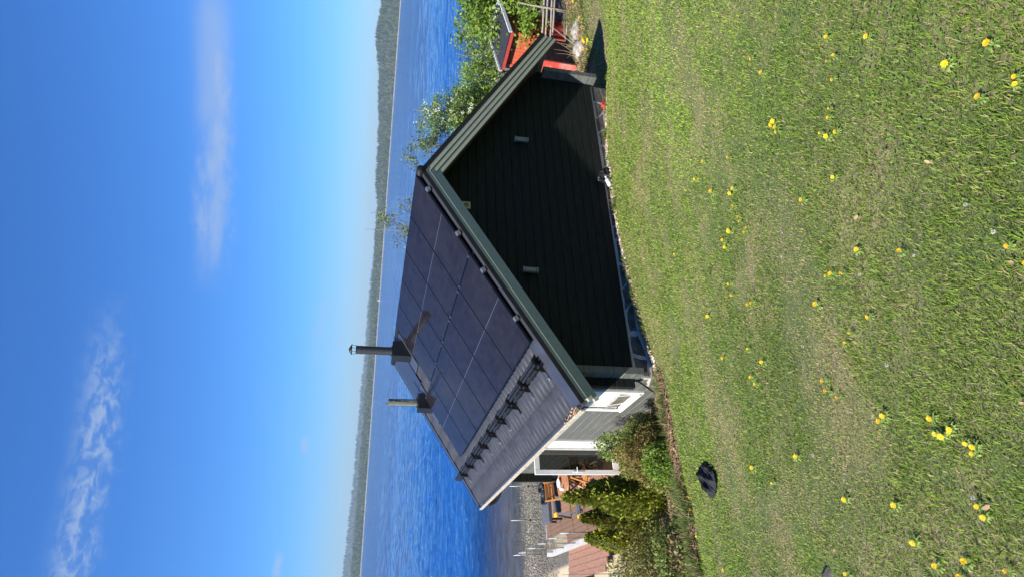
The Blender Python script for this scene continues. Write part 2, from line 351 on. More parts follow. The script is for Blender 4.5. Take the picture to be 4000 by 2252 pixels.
# ------------------------------------------------------------------ lake
def water_mat():
    m = bpy.data.materials.new('lake water'); m.use_nodes = True; t = m.node_tree; b = t.nodes['Principled BSDF']; o = t.nodes['Material Output']
    g = N(t, 'ShaderNodeNewGeometry'); s = N(t, 'ShaderNodeSeparateXYZ'); t.links.new(g.outputs['Position'], s.inputs[0])
    b.inputs['Base Color'].default_value = (.008, .064, .235, 1); b.inputs['Roughness'].default_value = .07; b.inputs['IOR'].default_value = 1.33
    mp = N(t, 'ShaderNodeMapping'); mp.inputs['Rotation'].default_value = (0, 0, R(25)); mp.inputs['Scale'].default_value = (.55, 1.5, 1); t.links.new(g.outputs['Position'], mp.inputs[0])
    def nz(sc, d, dist=0.0):
        n = N(t, 'ShaderNodeTexNoise'); n.inputs['Scale'].default_value = sc; n.inputs['Detail'].default_value = d; n.inputs['Distortion'].default_value = dist; t.links.new(mp.outputs[0], n.inputs['Vector']); return n.outputs[0]
    T = lambda *a, **k: math_node(t, *a, **k)
    big = nz(.16, 3, .4); mid = nz(.75, 4, .6); small = nz(3.2, 3, .4)
    h = T('ADD', T('ADD', T('MULTIPLY', big, .9), T('MULTIPLY', mid, .42)), T('MULTIPLY', small, .10))
    mp2 = N(t, 'ShaderNodeMapping'); mp2.inputs['Rotation'].default_value = (0, 0, R(29)); mp2.inputs['Scale'].default_value = (.0022, .02, 1); t.links.new(g.outputs['Position'], mp2.inputs[0])
    ln = N(t, 'ShaderNodeTexNoise'); ln.inputs['Scale'].default_value = 1; ln.inputs['Detail'].default_value = 3; t.links.new(mp2.outputs[0], ln.inputs['Vector'])
    lr = N(t, 'ShaderNodeMapRange'); t.links.new(ln.outputs[0], lr.inputs[0]); lr.inputs[1].default_value = .35; lr.inputs[2].default_value = .62; lr.inputs[3].default_value = .55; lr.inputs[4].default_value = 1.15
    h = T('MULTIPLY', h, lr.outputs[0])
    bp = N(t, 'ShaderNodeBump'); bp.inputs['Strength'].default_value = 1.0; bp.inputs['Distance'].default_value = 2.2; t.links.new(h, bp.inputs['Height']); t.links.new(bp.outputs[0], b.inputs['Normal'])
    tr = N(t, 'ShaderNodeBsdfTransparent'); tr.inputs[0].default_value = (.86, .86, .82, 1); ms = N(t, 'ShaderNodeMixShader')
    mr = N(t, 'ShaderNodeMapRange', interpolation_type='SMOOTHSTEP'); t.links.new(s.outputs[1], mr.inputs[0]); mr.inputs[1].default_value = 18; mr.inputs[2].default_value = 38; mr.inputs[3].default_value = .16; mr.inputs[4].default_value = 1
    t.links.new(mr.outputs[0], ms.inputs[0]); t.links.new(tr.outputs[0], ms.inputs[1]); t.links.new(b.outputs[0], ms.inputs[2]); t.links.new(ms.outputs[0], o.inputs[0])
    return m
lx = axis(-9, 26, .16, 9000, 1.06); ly = np.arange(15, 52, .10); ly = np.concatenate([ly, 52+np.cumsum(.10*1.045**np.arange(1, 200))]); ly = ly[ly < 9000]
LX, LY_ = np.meshgrid(lx, ly)
def waves(x, y):
    # wind waves running in from the open lake towards the beach
    h = np.zeros_like(x); d = np.maximum(y-15, 0)
    for k, (lam, amp, ang, sd_) in enumerate(((.55, .011, 8, 1), (.8, .016, -14, 2), (1.25, .024, 3, 3), (1.9, .030, 17, 4), (3.1, .040, -7, 5), (5.2, .05, 9, 6))):
        a = R(ang+22); ph = (x*math.sin(a)+y*math.cos(a))*2*math.pi/lam+5*vnoise(x/lam, y/lam, .22, sd_)+3*vnoise(x/lam, y/lam, .6, sd_+9)
        s_ = np.sin(ph); env = .25+1.1*vnoise(x/lam, y/lam, .17, sd_+20)
        fade = np.clip(lam*95/np.maximum(d+6, 6)-.35, 0, 1)*sstep(2.0, 9.0, d)
        h += amp*env*fade*(np.sign(s_)*np.abs(s_)**1.0+.25*np.cos(2*ph))
    return h
LZ = WATER+waves(LX, LY_)+.012*sstep(30, 15, LY_)*np.sin(LY_*5+3*vnoise(LX, LY_, .5, 3))
n1, n2 = len(lx), len(ly); ix = np.arange(n1*n2).reshape(n2, n1)
LF = np.stack([ix[:-1, :-1], ix[:-1, 1:], ix[1:, 1:], ix[1:, :-1]], -1).reshape(-1, 4)
tag(npmesh('lake_water', np.stack([LX, LY_, LZ], -1).reshape(-1, 3), LF, water_mat(), smooth=True), kind='structure')

# ------------------------------------------------------------------ far shore: hills, forest, cabins
HAZ = [-40, -20, 4, 12, 20, 24, 27, 30, 33, 36.7, 38.4, 42, 45, 47.5, 49, 50.8, 52.3, 54, 60, 75, 100]
HEL = [.8, .9, .62, .56, .5, .52, .58, .6, .6, .66, .9, .93, 1.1, 1.2, 1.42, 1.75, 1.6, 1.36, 1.1, .9, .9]
FEL = [1.0, 1.2, 1.30, 1.02, .93, .84, .86, .78, .6, .5, .4, .4, .4, .4, .4, .4, .4, .4, .4, .5, .6]
D0 = 2500.0
def hill(a, d, D, prof, depth):
    e = np.interp(a, HAZ, prof)+.07*(vnoise(a, a*0, .9, 5)-.5)+.04*(vnoise(a, a*0, 3.1, 6)-.5)
    crest = .43+(D+depth)*np.tan(np.radians(e))-8
    u = np.clip((d-D)/depth, 0, 3)
    return WATER+(crest-WATER)*np.where(u < 1, sstep(0, 1, u)*.75+.25*np.minimum(u*3, 1), 1-.5*sstep(1, 2.4, u))
def hill_mesh(name, D, depth, prof, m, na=420, nd=26):
    A = np.linspace(-40, 100, na); S = np.linspace(0, 2.2, nd)*depth+D
    AA, SS = np.meshgrid(A, S); ZZ = hill(AA, SS, D, prof, depth); ZZ[0] = WATER-1.5
    V = np.stack([CAM.x+np.sin(np.radians(AA))*SS, CAM.y+np.cos(np.radians(AA))*SS, ZZ], -1).reshape(-1, 3)
    ix = np.arange(na*nd).reshape(nd, na); F = np.stack([ix[:-1, :-1], ix[:-1, 1:], ix[1:, 1:], ix[1:, :-1]], -1).reshape(-1, 4)
    return tag(npmesh(name, V, F, m, smooth=True), kind='structure')
HILLM = mat('wooded hillside', (.030, .040, .022), (.060, .062, .04), .02, .95, detail=8)
SHORE = mat('pale shore stones', (.24, .22, .19), (.12, .115, .10), .05, .95)
hill_mesh('far_hills', D0, 520, HEL, HILLM); hill_mesh('distant_hills', 5200, 900, FEL, HILLM)
# narrow stony strand
A = np.linspace(-40, 100, 500); sw = 6+16*vnoise(A, A*0, .5, 9)
V = []
for a, q in zip(A, sw):
    s_, c_ = math.sin(R(a)), math.cos(R(a))
    for d, zz in ((D0-14, WATER-.3), (D0-14+q*.5, WATER+2.2), (D0+8, WATER+3.5)): V.append((CAM.x+s_*d, CAM.y+c_*d, zz))
ix = np.arange(len(V)).reshape(-1, 3); F = np.concatenate([np.stack([ix[:-1, k], ix[1:, k], ix[1:, k+1], ix[:-1, k+1]], -1) for k in (0, 1)])
tag(npmesh('far_shore', np.array(V), F, SHORE), kind='structure')
def forest(name, n, D, depth, prof, hmin, hmax, label):
    a = rng.uniform(-14, 72, n); u = rng.random(n)**1.5*1.35; d = D+8+u*depth
    z = hill(a, d, D, prof, depth)-1
    keep = vnoise(a*3, d*.02, .8, 8) > .13+.12*(u > .1); a, d, z = a[keep], d[keep], z[keep]; n = len(a)
    h = rng.uniform(hmin, hmax, n)*(.7+.6*vnoise(a, d*.01, 2.0, 2)); r = h*rng.uniform(.16, .34, n)
    px = CAM.x+np.sin(np.radians(a))*d; py = CAM.y+np.cos(np.radians(a))*d
    k = 5; th = np.linspace(0, 2*np.pi, k, endpoint=False)[None]+rng.random((n, 1))*6
    lo = np.stack([px[:, None]+np.cos(th)*r[:, None], py[:, None]+np.sin(th)*r[:, None], np.repeat((z+h*.08)[:, None], k, 1)], -1)
    top = np.stack([px, py, z+h], -1)[:, None]
    V = np.concatenate([lo, top], 1); base = (np.arange(n)*(k+1))[:, None]
    F = np.stack([np.stack([base[:, 0]+i, base[:, 0]+(i+1) % k, base[:, 0]+k], -1) for i in range(k)], 1).reshape(-1, 3)
    dec = (rng.random(n) < .45)[:, None]
    c = np.where(dec, np.array([[.058, .068, .036]]), np.array([[.025, .036, .028]]))*rng.uniform(.7, 1.3, (n, 1)); c = np.repeat(c[:, None], k+1, 1).reshape(-1, 3)
    return tag(npmesh(name, V.reshape(-1, 3), F, mat('far trees', (1, 1, 1), rough=.95, attr='Col', spec=.1), col=c), label, 'forest', kind='stuff')
forest('far_forest', 26000, D0, 520, HEL, 9, 17, 'mixed forest covering the far shore hills beyond the lake')
forest('distant_forest', 9000, 5200, 900, FEL, 16, 26, 'hazy wooded ridge behind the far shore on the left')
CABW = [mat('white cabin', (.75, .74, .70), rough=.7), mat('red cabin', (.35, .06, .04), rough=.8), mat('cream cabin', (.62, .56, .42), rough=.8)]
CROOF = mat('cabin roof', (.09, .085, .085), rough=.7)
def cabin(a, dd, wq, k, label):
    d = D0+dd; x = CAM.x+math.sin(R(a))*d; y = CAM.y+math.cos(R(a))*d; z = float(hill(np.array([a]), np.array([d]), D0, HEL, 520)[0])-.3
    t = thing('far_cabin', label, 'cabin', (x, y, z), 'cabins along the far shore')
    h = wq*.42; b = MB(); b.box(x-wq/2, x+wq/2, y-wq*.35, y+wq*.35, z, z+h+1); b.build('wall', CABW[k], t)
    r = MB(); e = wq*.06
    r.extrude([(x-wq/2-e, y-wq*.35-e, z+h+1), (x-wq/2-e, y+wq*.35+e, z+h+1), (x-wq/2-e, y, z+h+1+wq*.3)], (wq+2*e, 0, 0)); r.build('roof', CROOF, t)
    for q in (-.28, .02, .28): MB().box(x+wq*q-wq*.06, x+wq*q+wq*.06, y-wq*.35-.08, y-wq*.35-.02, z+h*.45, z+h*.9).build('window', DARK, t)
for i, (a, dd, wq, k, lb) in enumerate([
    (46.2, 26, 17, 0, 'white cabin at the water below the right far hill'), (45.2, 30, 11, 2, 'small cream cabin just left of the white one under the right far hill'),
    (27.9, 24, 16, 0, 'white cabin on the far shore near the top of the black chimney'), (22.6, 40, 15, 0, 'white cabin on the far shore right of the steel chimney'),
    (21.2, 70, 13, 1, 'small red cabin up the slope between the two chimneys'), (19.4, 46, 14, 0, 'white cabin on the far shore above the steel chimney'),
    (15.4, 40, 15, 2, 'cream cabin on the far shore left of the steel chimney'), (13.1, 60, 17, 0, 'largest white cabin among the far trees above open water'),
    (11.2, 32, 12, 0, 'low white cabin at the left far shoreline'), (9.4, 80, 15, 2, 'cream cabin high on the left far slope'),
    (7.6, 40, 14, 0, 'white cabin by the water near the left end of the far shore'), (5.2, 60, 13, 1, 'red cabin at the far left end of the shore')]):
    cabin(a, dd, wq, k, lb)
HB = MB(); HB.box(-7500, 7500, -60, 7600, -30, 190)
hm = bpy.data.materials.new('lake air'); hm.use_nodes = True; t = hm.node_tree; t.nodes.clear()
pv = N(t, 'ShaderNodeVolumePrincipled'); pv.inputs['Color'].default_value = (.60, .82, 1, 1); pv.inputs['Density'].default_value = .00008; pv.inputs['Anisotropy'].default_value = .2
oo = N(t, 'ShaderNodeOutputMaterial'); t.links.new(pv.outputs[0], oo.inputs['Volume'])
tag(HB.build('haze', hm), 'thin summer haze over the lake and far hills', 'haze', kind='stuff')

# ------------------------------------------------------------------ house
AL = R(31.144); CA, SA, TA = math.cos(AL), math.sin(AL), math.tan(AL)
def rp(t, y, n=0.0, side=-1):
    # point on a roof slope: t metres down from the ridge, n metres out of the panel plane; side -1 is the slope with the panels
    return (side*(t*CA+n*SA*1.0) if side > 0 else -t*CA-n*SA, y, -t*SA+n*CA)
XW = 3.28; YN, YF = -.53, 7.80; TE = 4.60; RN = -.12
house = thing('house', 'black log cabin with dark metal roof and solar panels standing on the lawn slope', 'house', (0, 3.4, -4.6))
COURSE = .165
def log_piece(axis, a0, a1, zb, depth_out, depth_in, a0t=None, a1t=None, zt=None):
    # one hewn log: flat outer face, chamfered top edge that catches light; axis 'x' for gable logs, 'y' for side-wall logs
    z0 = zb+.003; z1 = zt if zt is not None else zb+COURSE
    a0t = a0 if a0t is None else a0t; a1t = a1 if a1t is None else a1t
    s = 1 if depth_in > depth_out else -1
    prof = [(depth_out+s*.006, z0, 0), (depth_out, z0+.006, .04), (depth_out, z1-.012, .92), (depth_out+s*.012, z1-.001, 1), (depth_in, z1-.002, 1), (depth_in, z0, 0)]
    V = []; n = len(prof)
    for e, et in ((a0, a0t), (a1, a1t)):
        for d, z, f in prof:
            a = e+(et-e)*f
            V.append((a, d, z) if axis == 'x' else (d, a, z))
    F = [tuple(range(n)), tuple(range(n, 2*n))[::-1]]+[(i, i+n, (i+1) % n+n, (i+1) % n) for i in range(n)]
    return MB().add(V, F)
def fixn(o):
    import bmesh
    bm = bmesh.new(); bm.from_mesh(o.data); bmesh.ops.recalc_face_normals(bm, faces=bm.faces); bm.to_mesh(o.data); bm.free(); return o
ZB = -3.62; SOF = -.36
def half(z): return min(XW+.14, (SOF-z)/TA)
z = ZB; 
while z < SOF-.06:
    h0, h1 = half(z), half(min(z+COURSE, SOF-.02))
    fixn(log_piece('x', -h0, h0, z, 0.0, .11, -h1, h1).build('log', WALL, house)); z += COURSE
# side walls: courses offset by half a log so the notched corners interlock
OPEN_L = [(.64, 1.48, -3.95, -2.9), (3.60, 4.72, -5.0, -3.02)]
zs = [ZB-COURSE*.5-COURSE*k for k in range(8)][::-1]+[ZB+COURSE*.5+COURSE*k for k in range(6)]
for z in zs:
    if z < -5.02: continue
    zt = z+COURSE
    y0 = -.20 if z >= ZB-.1 else .04+(-3.64-z)*.985
    y0t = y0 if z >= ZB-.1 else .04+(-3.64-zt)*.985
    segs = [(y0, 6.95)]
    for oa, ob, oz0, oz1 in OPEN_L:
        if z+COURSE*.5 > oz0 and z+COURSE*.5 < oz1:
            ns = []
            for a, b_ in segs:
                if oa > a and ob < b_: ns += [(a, oa), (ob, b_)]
                elif oa <= a < ob: ns += [(ob, b_)]
                else: ns.append((a, b_))
            segs = ns
    for i, (a, b_) in enumerate(segs):
        fixn(log_piece('y', a, b_, z, -XW, -XW+.11, y0t if i == 0 and a == y0 else None).build('log', WALL_LIT, house))
    if z >= ZB-.1: fixn(log_piece('y', -.20, 6.95, z, XW+.10, XW-.01).build('log', WALL_LIT, house))
for k in range(9):      # notched ends of the cross wall by the terrace
    fixn(log_piece('x', -XW-.20, -XW+.05, -4.2+COURSE*k, 6.72, 6.83).build('log', WALL, house))
MB().box(-XW+.115, XW-.02, .115, 6.9, -5.0, -2.6).build('inner_lining', DARK, house)
# foundation: mortar core with irregular slate slabs set a little proud
MB().box(-XW+.03, XW-.03, .03, .35, -5.0, ZB-.002).build('mortar', MORTAR, house)
MB().box(-XW+.03, -XW+.3, .36, 6.9, -5.6, -3.66).build('mortar', MORTAR, house)
MB().box(XW-.28, XW-.03, .36, 6.9, -5.6, ZB-.004).build('mortar', MORTAR, house)
random.seed(5)
def slabs(u0, u1, v0, v1, nu, nv, place, joint=.026):
    us = [[u0+(u1-u0)*(i+(random.uniform(-.33, .33) if 0 < i < nu else 0))/nu for i in range(nu+1)] for _ in range(nv+1)]
    vs = [[v0+(v1-v0)*(j+(random.uniform(-.22, .22) if 0 < j < nv else 0))/nv for j in range(nv+1)] for _ in range(nu+1)]
    for i in range(nu):
        for j in range(nv):
            q = [(us[j][i], vs[i][j]), (us[j][i+1], vs[i+1][j]), (us[j+1][i+1], vs[i+1][j+1]), (us[j+1][i], vs[i][j+1])]
            cx = sum(p[0] for p in q)/4; cy = sum(p[1] for p in q)/4; q8 = []
            for k in range(4):
                a, b_ = q[k], q[(k+1) % 4]; q8.append(a)
                q8.append(((a[0]+b_[0])/2+random.uniform(-.02, .02), (a[1]+b_[1])/2+random.uniform(-.02, .02)))
            jt = joint*random.uniform(.4, 1.9)
            q8 = [(cx+(p[0]-cx)*(1-jt/max(.08, abs(p[0]-cx)+.02)), cy+(p[1]-cy)*(1-jt/max(.08, abs(p[1]-cy)+.02))) for p in q8]
            m = MB(); d = random.uniform(.004, .012)
            inn = [(cx+(p[0]-cx)*.93, cy+(p[1]-cy)*.93) for p in q8]
            V = [place(u, v, -.03) for u, v in q8]+[place(u, v, d*.6) for u, v in q8]+[place(u, v, d) for u, v in inn]
            F = [(k, (k+1) % 8, (k+1) % 8+8, k+8) for k in range(8)]+[(k+8, (k+1) % 8+8, (k+1) % 8+16, k+16) for k in range(8)]+[tuple(range(16, 24))]
            m.add(V, F); fixn(m.build('foundation_stone', STONE, house))
slabs(-XW+.02, XW-.02, -4.35, ZB-.02, 15, 3, lambda u, v, d: (u, .03-d, v))
slabs(.05, 3.4, -4.9, -3.68, 8, 4, lambda u, v, d: (-XW+.03-d, u, v))
# roof sheets
def tile_sheet(side, t0, t1, y0, y1):
    per = .19; ns = int((y1-y0)/per*6); ys = np.linspace(y0, y1, ns+1); stepv = .41
    ts = []; tt = t0
    k = 0
    rows = []
    t = t0
    while t < t1-.01:
        e = min(t+stepv, t1); rows += [(t+.001, .0), (e-.012, .014), (e, .014)]; t = e
    V = []
    for (t, hstep) in rows:
        ph = (ys-y0)/per*2*np.pi
        hh = .017*np.sign(np.sin(ph))*np.abs(np.sin(ph))**.6+hstep
        for y, h in zip(ys, hh): V.append(rp(t, y, RN+h, side))
    V = np.array(V); n = len(ys); ix = np.arange(len(V)).reshape(-1, n)
    F = np.stack([ix[:-1, :-1], ix[:-1, 1:], ix[1:, 1:], ix[1:, :-1]], -1).reshape(-1, 4)
    if side > 0: F = F[:, ::-1]
    return V, F
rooft = MB()
for sd_ in (-1, 1):
    V, F = tile_sheet(sd_, .05, TE, -.27, YF-.12)
    npmesh('roof', V, F, ROOF, house, smooth=False)
    # underside boarding
    m = MB(); q = [rp(.02, YN+.03, -.18, sd_), rp(TE-.02, YN+.03, -.18, sd_), rp(TE-.02, YF-.02, -.18, sd_), rp(.02, YF-.02, -.18, sd_)]
    n = Vector((sd_*SA, 0, CA))*-.05; m.extrude(q, n); fixn(m.build('soffit', mat('soffit paint', (.10, .115, .10), rough=.7), house))
    # smooth verge flashing, near and far
    for ya, yb in ((YN-.05, -.26), (YF-.13, YF+.02)):
        m = MB(); m.extrude([rp(.03, ya, RN+.028, sd_), rp(TE, ya, RN+.028, sd_), rp(TE, yb, RN+.028, sd_), rp(.03, yb, RN+.028, sd_)], Vector((sd_*SA, 0, CA))*-.012)
        fixn(m.build('verge_flashing', VERGE, house))
    m = MB(); m.extrude([rp(.03, YN-.052, RN+.034, sd_), rp(TE+.02, YN-.052, RN+.034, sd_), rp(TE+.02, YN-.052, RN-.035, sd_), rp(.03, YN-.052, RN-.035, sd_)], (0, .012, 0))
    fixn(m.build('verge_trim', BLACK, house))
    m = MB(); m.extrude([rp(.03, YF+.02, RN+.034, sd_), rp(TE+.02, YF+.02, RN+.034, sd_), rp(TE+.02, YF+.02, -.3, sd_), rp(.03, YF+.02, -.3, sd_)], (0, .02, 0))
    fixn(m.build('verge_trim', BLACK, house))
    # three stepped bargeboards
    for k, (n0, n1, yo) in enumerate(((-.148, -.226, YN-.042), (-.233, -.310, YN-.025), (-.317, -.392, YN-.008))):
        def mt(n): return (0, 0, n/CA)
        ze0, ze1 = n0/CA, n1/CA; xe = 3.80-.0*k
        m = MB(); poly = [(0, yo, ze0), (sd_*(xe+.06), yo, ze0-(xe+.06)*TA), (sd_*(xe+.02), yo, ze1-(xe+.02)*TA), (0, yo, ze1)]
        if sd_ > 0: pass
        m.extrude(poly, (0, .03+(YN+.03-yo)*.5, 0)); fixn(m.build('bargeboard', BARGE, house))
rc = MB(); rc.tube([(0, YN-.06, -.115), (0, YF+.03, -.115)], .075, 14); rc.build('ridge_cap', BLACK, house, smooth=True)
# eave: gutter, fascia, downpipe
for sd_ in (-1, 1):
    e = Vector(rp(TE, 0, RN, sd_)); m = MB()
    prof = [(0, 0), (sd_*.012, -.045), (sd_*.05, -.075), (sd_*.09, -.06), (sd_*.105, -.005), (sd_*.098, -.005), (sd_*.085, -.052), (sd_*.05, -.066), (sd_*.02, -.04), (sd_*.008, 0)]
    m.extrude([(e.x-sd_*.02+p[0], YN+.06, e.z-.006+p[1]) for p in prof], (0, YF-YN-.1, 0)); fixn(m.build('gutter', VERGE, house))
    m = MB(); m.box(min(e.x-sd_*.085, e.x-sd_*.06), max(e.x-sd_*.085, e.x-sd_*.06), YN+.02, YF-.01, e.z-.17, e.z-.035); m.build('fascia', CREAM, house)
    m = MB(); m.box(min(e.x+sd_*.088, e.x+sd_*.108), max(e.x+sd_*.088, e.x+sd_*.108), YN+.06, YF-.04, e.z-.075, e.z-.004); m.build('gutter_lip', CREAM, house)
ex, ez = rp(TE, 0, RN)[0], rp(TE, 0, RN)[2]
m = MB(); m.tube([(ex-.03, 7.35, ez-.05), (ex-.03, 7.35, ez-.22), (ex+.03, 7.32, ez-.34), (ex+.16, 7.25, ez-.42), (ex+.34, 7.10, ez-.45), (ex+.46, 7.02, ez-.56), (ex+.49, 7.0, ez-.75), (ex+.49, 7.0, -5.0)], .05, 10); m.build('downpipe', BLACK, house, smooth=True)
# dry leaves lying in the gutter end
lm = MB(); random.seed(3)
for k in range(70):
    y = -.42+abs(random.gauss(0, .38)); x = ex-random.uniform(.0, .10); zz = ez+random.uniform(-.01, .035); r = random.uniform(.015, .03)
    M3 = Euler((random.uniform(-1, 1), random.uniform(-1, 1), random.uniform(0, 6))).to_matrix()
    lm.add([Vector((x, y, zz))+M3 @ Vector(p)*r for p in ((-1, 0, 0), (0, -.6, .15), (1, 0, 0), (0, .6, .15))], [(0, 1, 2, 3)])
lo = lm.build('gutter_leaves', LEAFB, house); lo['kind'] = 'stuff'
# window on the side wall
wn = MB().box(-XW-.03, -XW+.02, .56, .64, -4.03, -2.75).build('window', WHITE, house)
MB().box(-XW-.03, -XW+.02, 1.48, 1.56, -4.03, -2.75).build('casing', WHITE, wn)
MB().box(-XW-.028, -XW+.02, .642, 1.478, -4.03, -3.955).build('casing', WHITE, wn)
MB().extrude([(-XW-.06, .60, -3.95), (-XW-.06, 1.52, -3.95), (-XW+.12, 1.478, -3.90), (-XW+.12, .642, -3.90)], (0, 0, -.03)).build('sill', WHITE, wn)
MB().box(-XW+.09, -XW+.11, .65, 1.47, -3.88, -2.85).build('pane', mat('white blind', (.72, .72, .70), rough=.25), wn)
MB().box(-XW+.02, -XW+.115, 1.455, 1.48, -3.9, -2.8).build('reveal', WHITE, wn)
MB().box(-XW+.02, -XW+.115, .64, .66, -3.9, -2.8).build('reveal', WHITE, wn)
MB().box(-XW+.06, -XW+.085, .67, .78, -3.45, -2.95).build('vent_slot', LAMP, wn)
# glazed door: closed half and half standing open at a right angle
dr = MB().box(-XW-.035, -XW+.03, 3.58, 4.09, -4.97, -3.02).build('door', WHITE, house)
MB().box(-XW-.04, -XW+.03, 4.10, 4.72, -3.06, -2.98).build('casing', WHITE, dr)
MB().box(-XW+.03, -XW+.06, 4.09, 4.72, -4.97, -3.06).build('doorway', DARK, dr)
LX0, LX1, LY, LZ0, LZ1 = -3.30, -3.87, 4.12, -4.95, -3.03
lf = MB().bev(LX1, LX1+.095, LY, LY+.045, LZ0, LZ1).build('door_leaf', WHITE, house)
MB().bev(LX0-.05, LX0, LY, LY+.045, LZ0, LZ1).build('stile', WHITE, lf)
MB().bev(LX1+.095, LX0-.05, LY+.002, LY+.043, LZ1-.11, LZ1-.002).build('rail', WHITE, lf)
MB().bev(LX1+.095, LX0-.05, LY+.002, LY+.043, LZ0+.002, LZ0+.16).build('rail', WHITE, lf)
MB().box(LX1+.095, LX0-.05, LY+.018, LY+.026, LZ0+.16, LZ1-.11).build('pane', DGLASS, lf)
hd = MB().bev(LX1+.035, LX1+.06, LY-.012, LY, -4.10, -3.86).build('handle', WHITE, lf)
MB().tube([(LX1+.048, LY-.01, -3.95), (LX1+.048, LY-.05, -3.95), (LX1+.14, LY-.055, -3.95)], .01, 8).build('lever', WHITE, hd)
# small louvre vent high in the gable
vn = MB().bev(-.285, -.145, -.028, .01, -1.02, -.88).build('vent', VENTC, house)
vl = MB(); vl.lathe((0, 0, 0), [(.045, 0), (.045, .012), (.035, .014)], 16)
vl.v = [(-.215+p[0], -.028-p[2], -.95+p[1]) for p in vl.v]; fixn(vl.build('vent_opening', mat('vent recess', (.2, .19, .1), rough=.7), vn))

# wall lamps
def wall_lamp(x, label):
    t = thing('wall_lamp', label, 'wall lamp', (x, -.08, -2.12), 'wall lamps on the gable')
    MB().lathe((x, -.085, -2.0), [(.046, -.10), (.05, -.09), (.05, .09), (.046, .10)], 20).build('lamp_body', LAMP, t, True)
    MB().lathe((x, -.085, -2.0), [(.05, .102), (.058, .105), (.058, .13), (.052, .135)], 20).build('lamp_ring', LAMP, t, True)
    MB().lathe((x, -.085, -2.0), [(.052, -.135), (.058, -.13), (.058, -.105), (.05, -.102)], 20).build('lamp_ring', LAMP, t, True)
    MB().bev(x-.035, x+.035, -.04, -.001, -2.06, -1.94).build('bracket', BLACK, t)
wall_lamp(1.40, 'grey cylinder wall lamp on the gable nearer the red shed')
wall_lamp(-1.47, 'grey cylinder wall lamp on the gable below the solar panels')

# ------------------------------------------------------------------ solar panels
PW, PL_, GAP = 1.134, 1.690, .020; PT0, PY0, PITCH = .066, -.481, 1.154
MROOF = Matrix(((0, -CA, -SA, 0), (1, 0, 0, 0), (0, -SA, CA, 0), (0, 0, 0, 1)))   # local x along ridge, local y down slope, local z out
def make_panel():
    t = thing('solar_panel', 'x', 'solar panel'); fr = MB(); f = .012
    fr.box(0, PW, 0, f, -.035, 0); fr.box(0, PW, PL_-f, PL_, -.035, 0); fr.box(0, f, f, PL_-f, -.035, 0); fr.box(PW-f, PW, f, PL_-f, -.035, 0)
    fr.build('frame', PFRAME, t)
    MB().box(f, PW-f, f, PL_-f, -.03, -.002).build('glass', CELLS, t)
    MB().box(.02, PW-.02, PL_/2-.004, PL_/2+.004, -.0018, -.0008).build('seam', SEAM, t)
    return t
proto = make_panel(); first = True
ORDN = ['first', 'second', 'third', 'fourth', 'fifth', 'sixth']
for row, ncol in ((0, 5), (1, 6)):
    for c in range(ncol):
        o = proto if first else copy_tree(proto); first = False
        o['label'] = f"black solar panel, {ORDN[c]} from the near gable in the {'upper' if row == 0 else 'lower'} row"
        o['group'] = 'solar panels on the roof'
        loc = Matrix.Translation(Vector(rp(PT0+row*1.706, PY0+c*PITCH, 0)))
        o.matrix_world = loc @ MROOF
        if row == 1 and c < 6:
            for dx in (.07, PW-.09):
                m = MB(); m.box(dx, dx+.03, -.03, .012, -.02, .006); k = m.build('clamp', SILVER, o)
RAILT = (.42, 1.37, 2.12, 3.05)
for k, tq in enumerate(RAILT):
    t = thing('mounting_rail', ['black mounting rail under the panels nearest the ridge', 'black mounting rail under the lower edge of the upper panel row', 'black mounting rail under the upper edge of the lower panel row', 'lowest black mounting rail under the panels'][k], 'mounting rail', rp(tq, PY0, -.08), 'solar mounting rails')
    a, b_ = rp(tq, PY0-.035, -.06), rp(tq, PY0+(5.75 if k < 2 else 6.9), -.06)
    MB().bar(a, b_, .045, .045, (-SA, 0, CA)).build('rail', PFRAME, t)
    MB().bar(rp(tq, PY0-.06, -.03), rp(tq, PY0+.0, -.03), .07, .065, (-SA, 0, CA)).build('end_clamp', mat('grey end clamp', (.3, .3, .33), rough=.35, metal=.8), t)
    for q in range(6):
        MB().bar(rp(tq, .1+q*1.0, -.085), rp(tq, .16+q*1.0, -.085), .05, .07, (-SA, 0, CA)).build('roof_hook', SILVER, t)

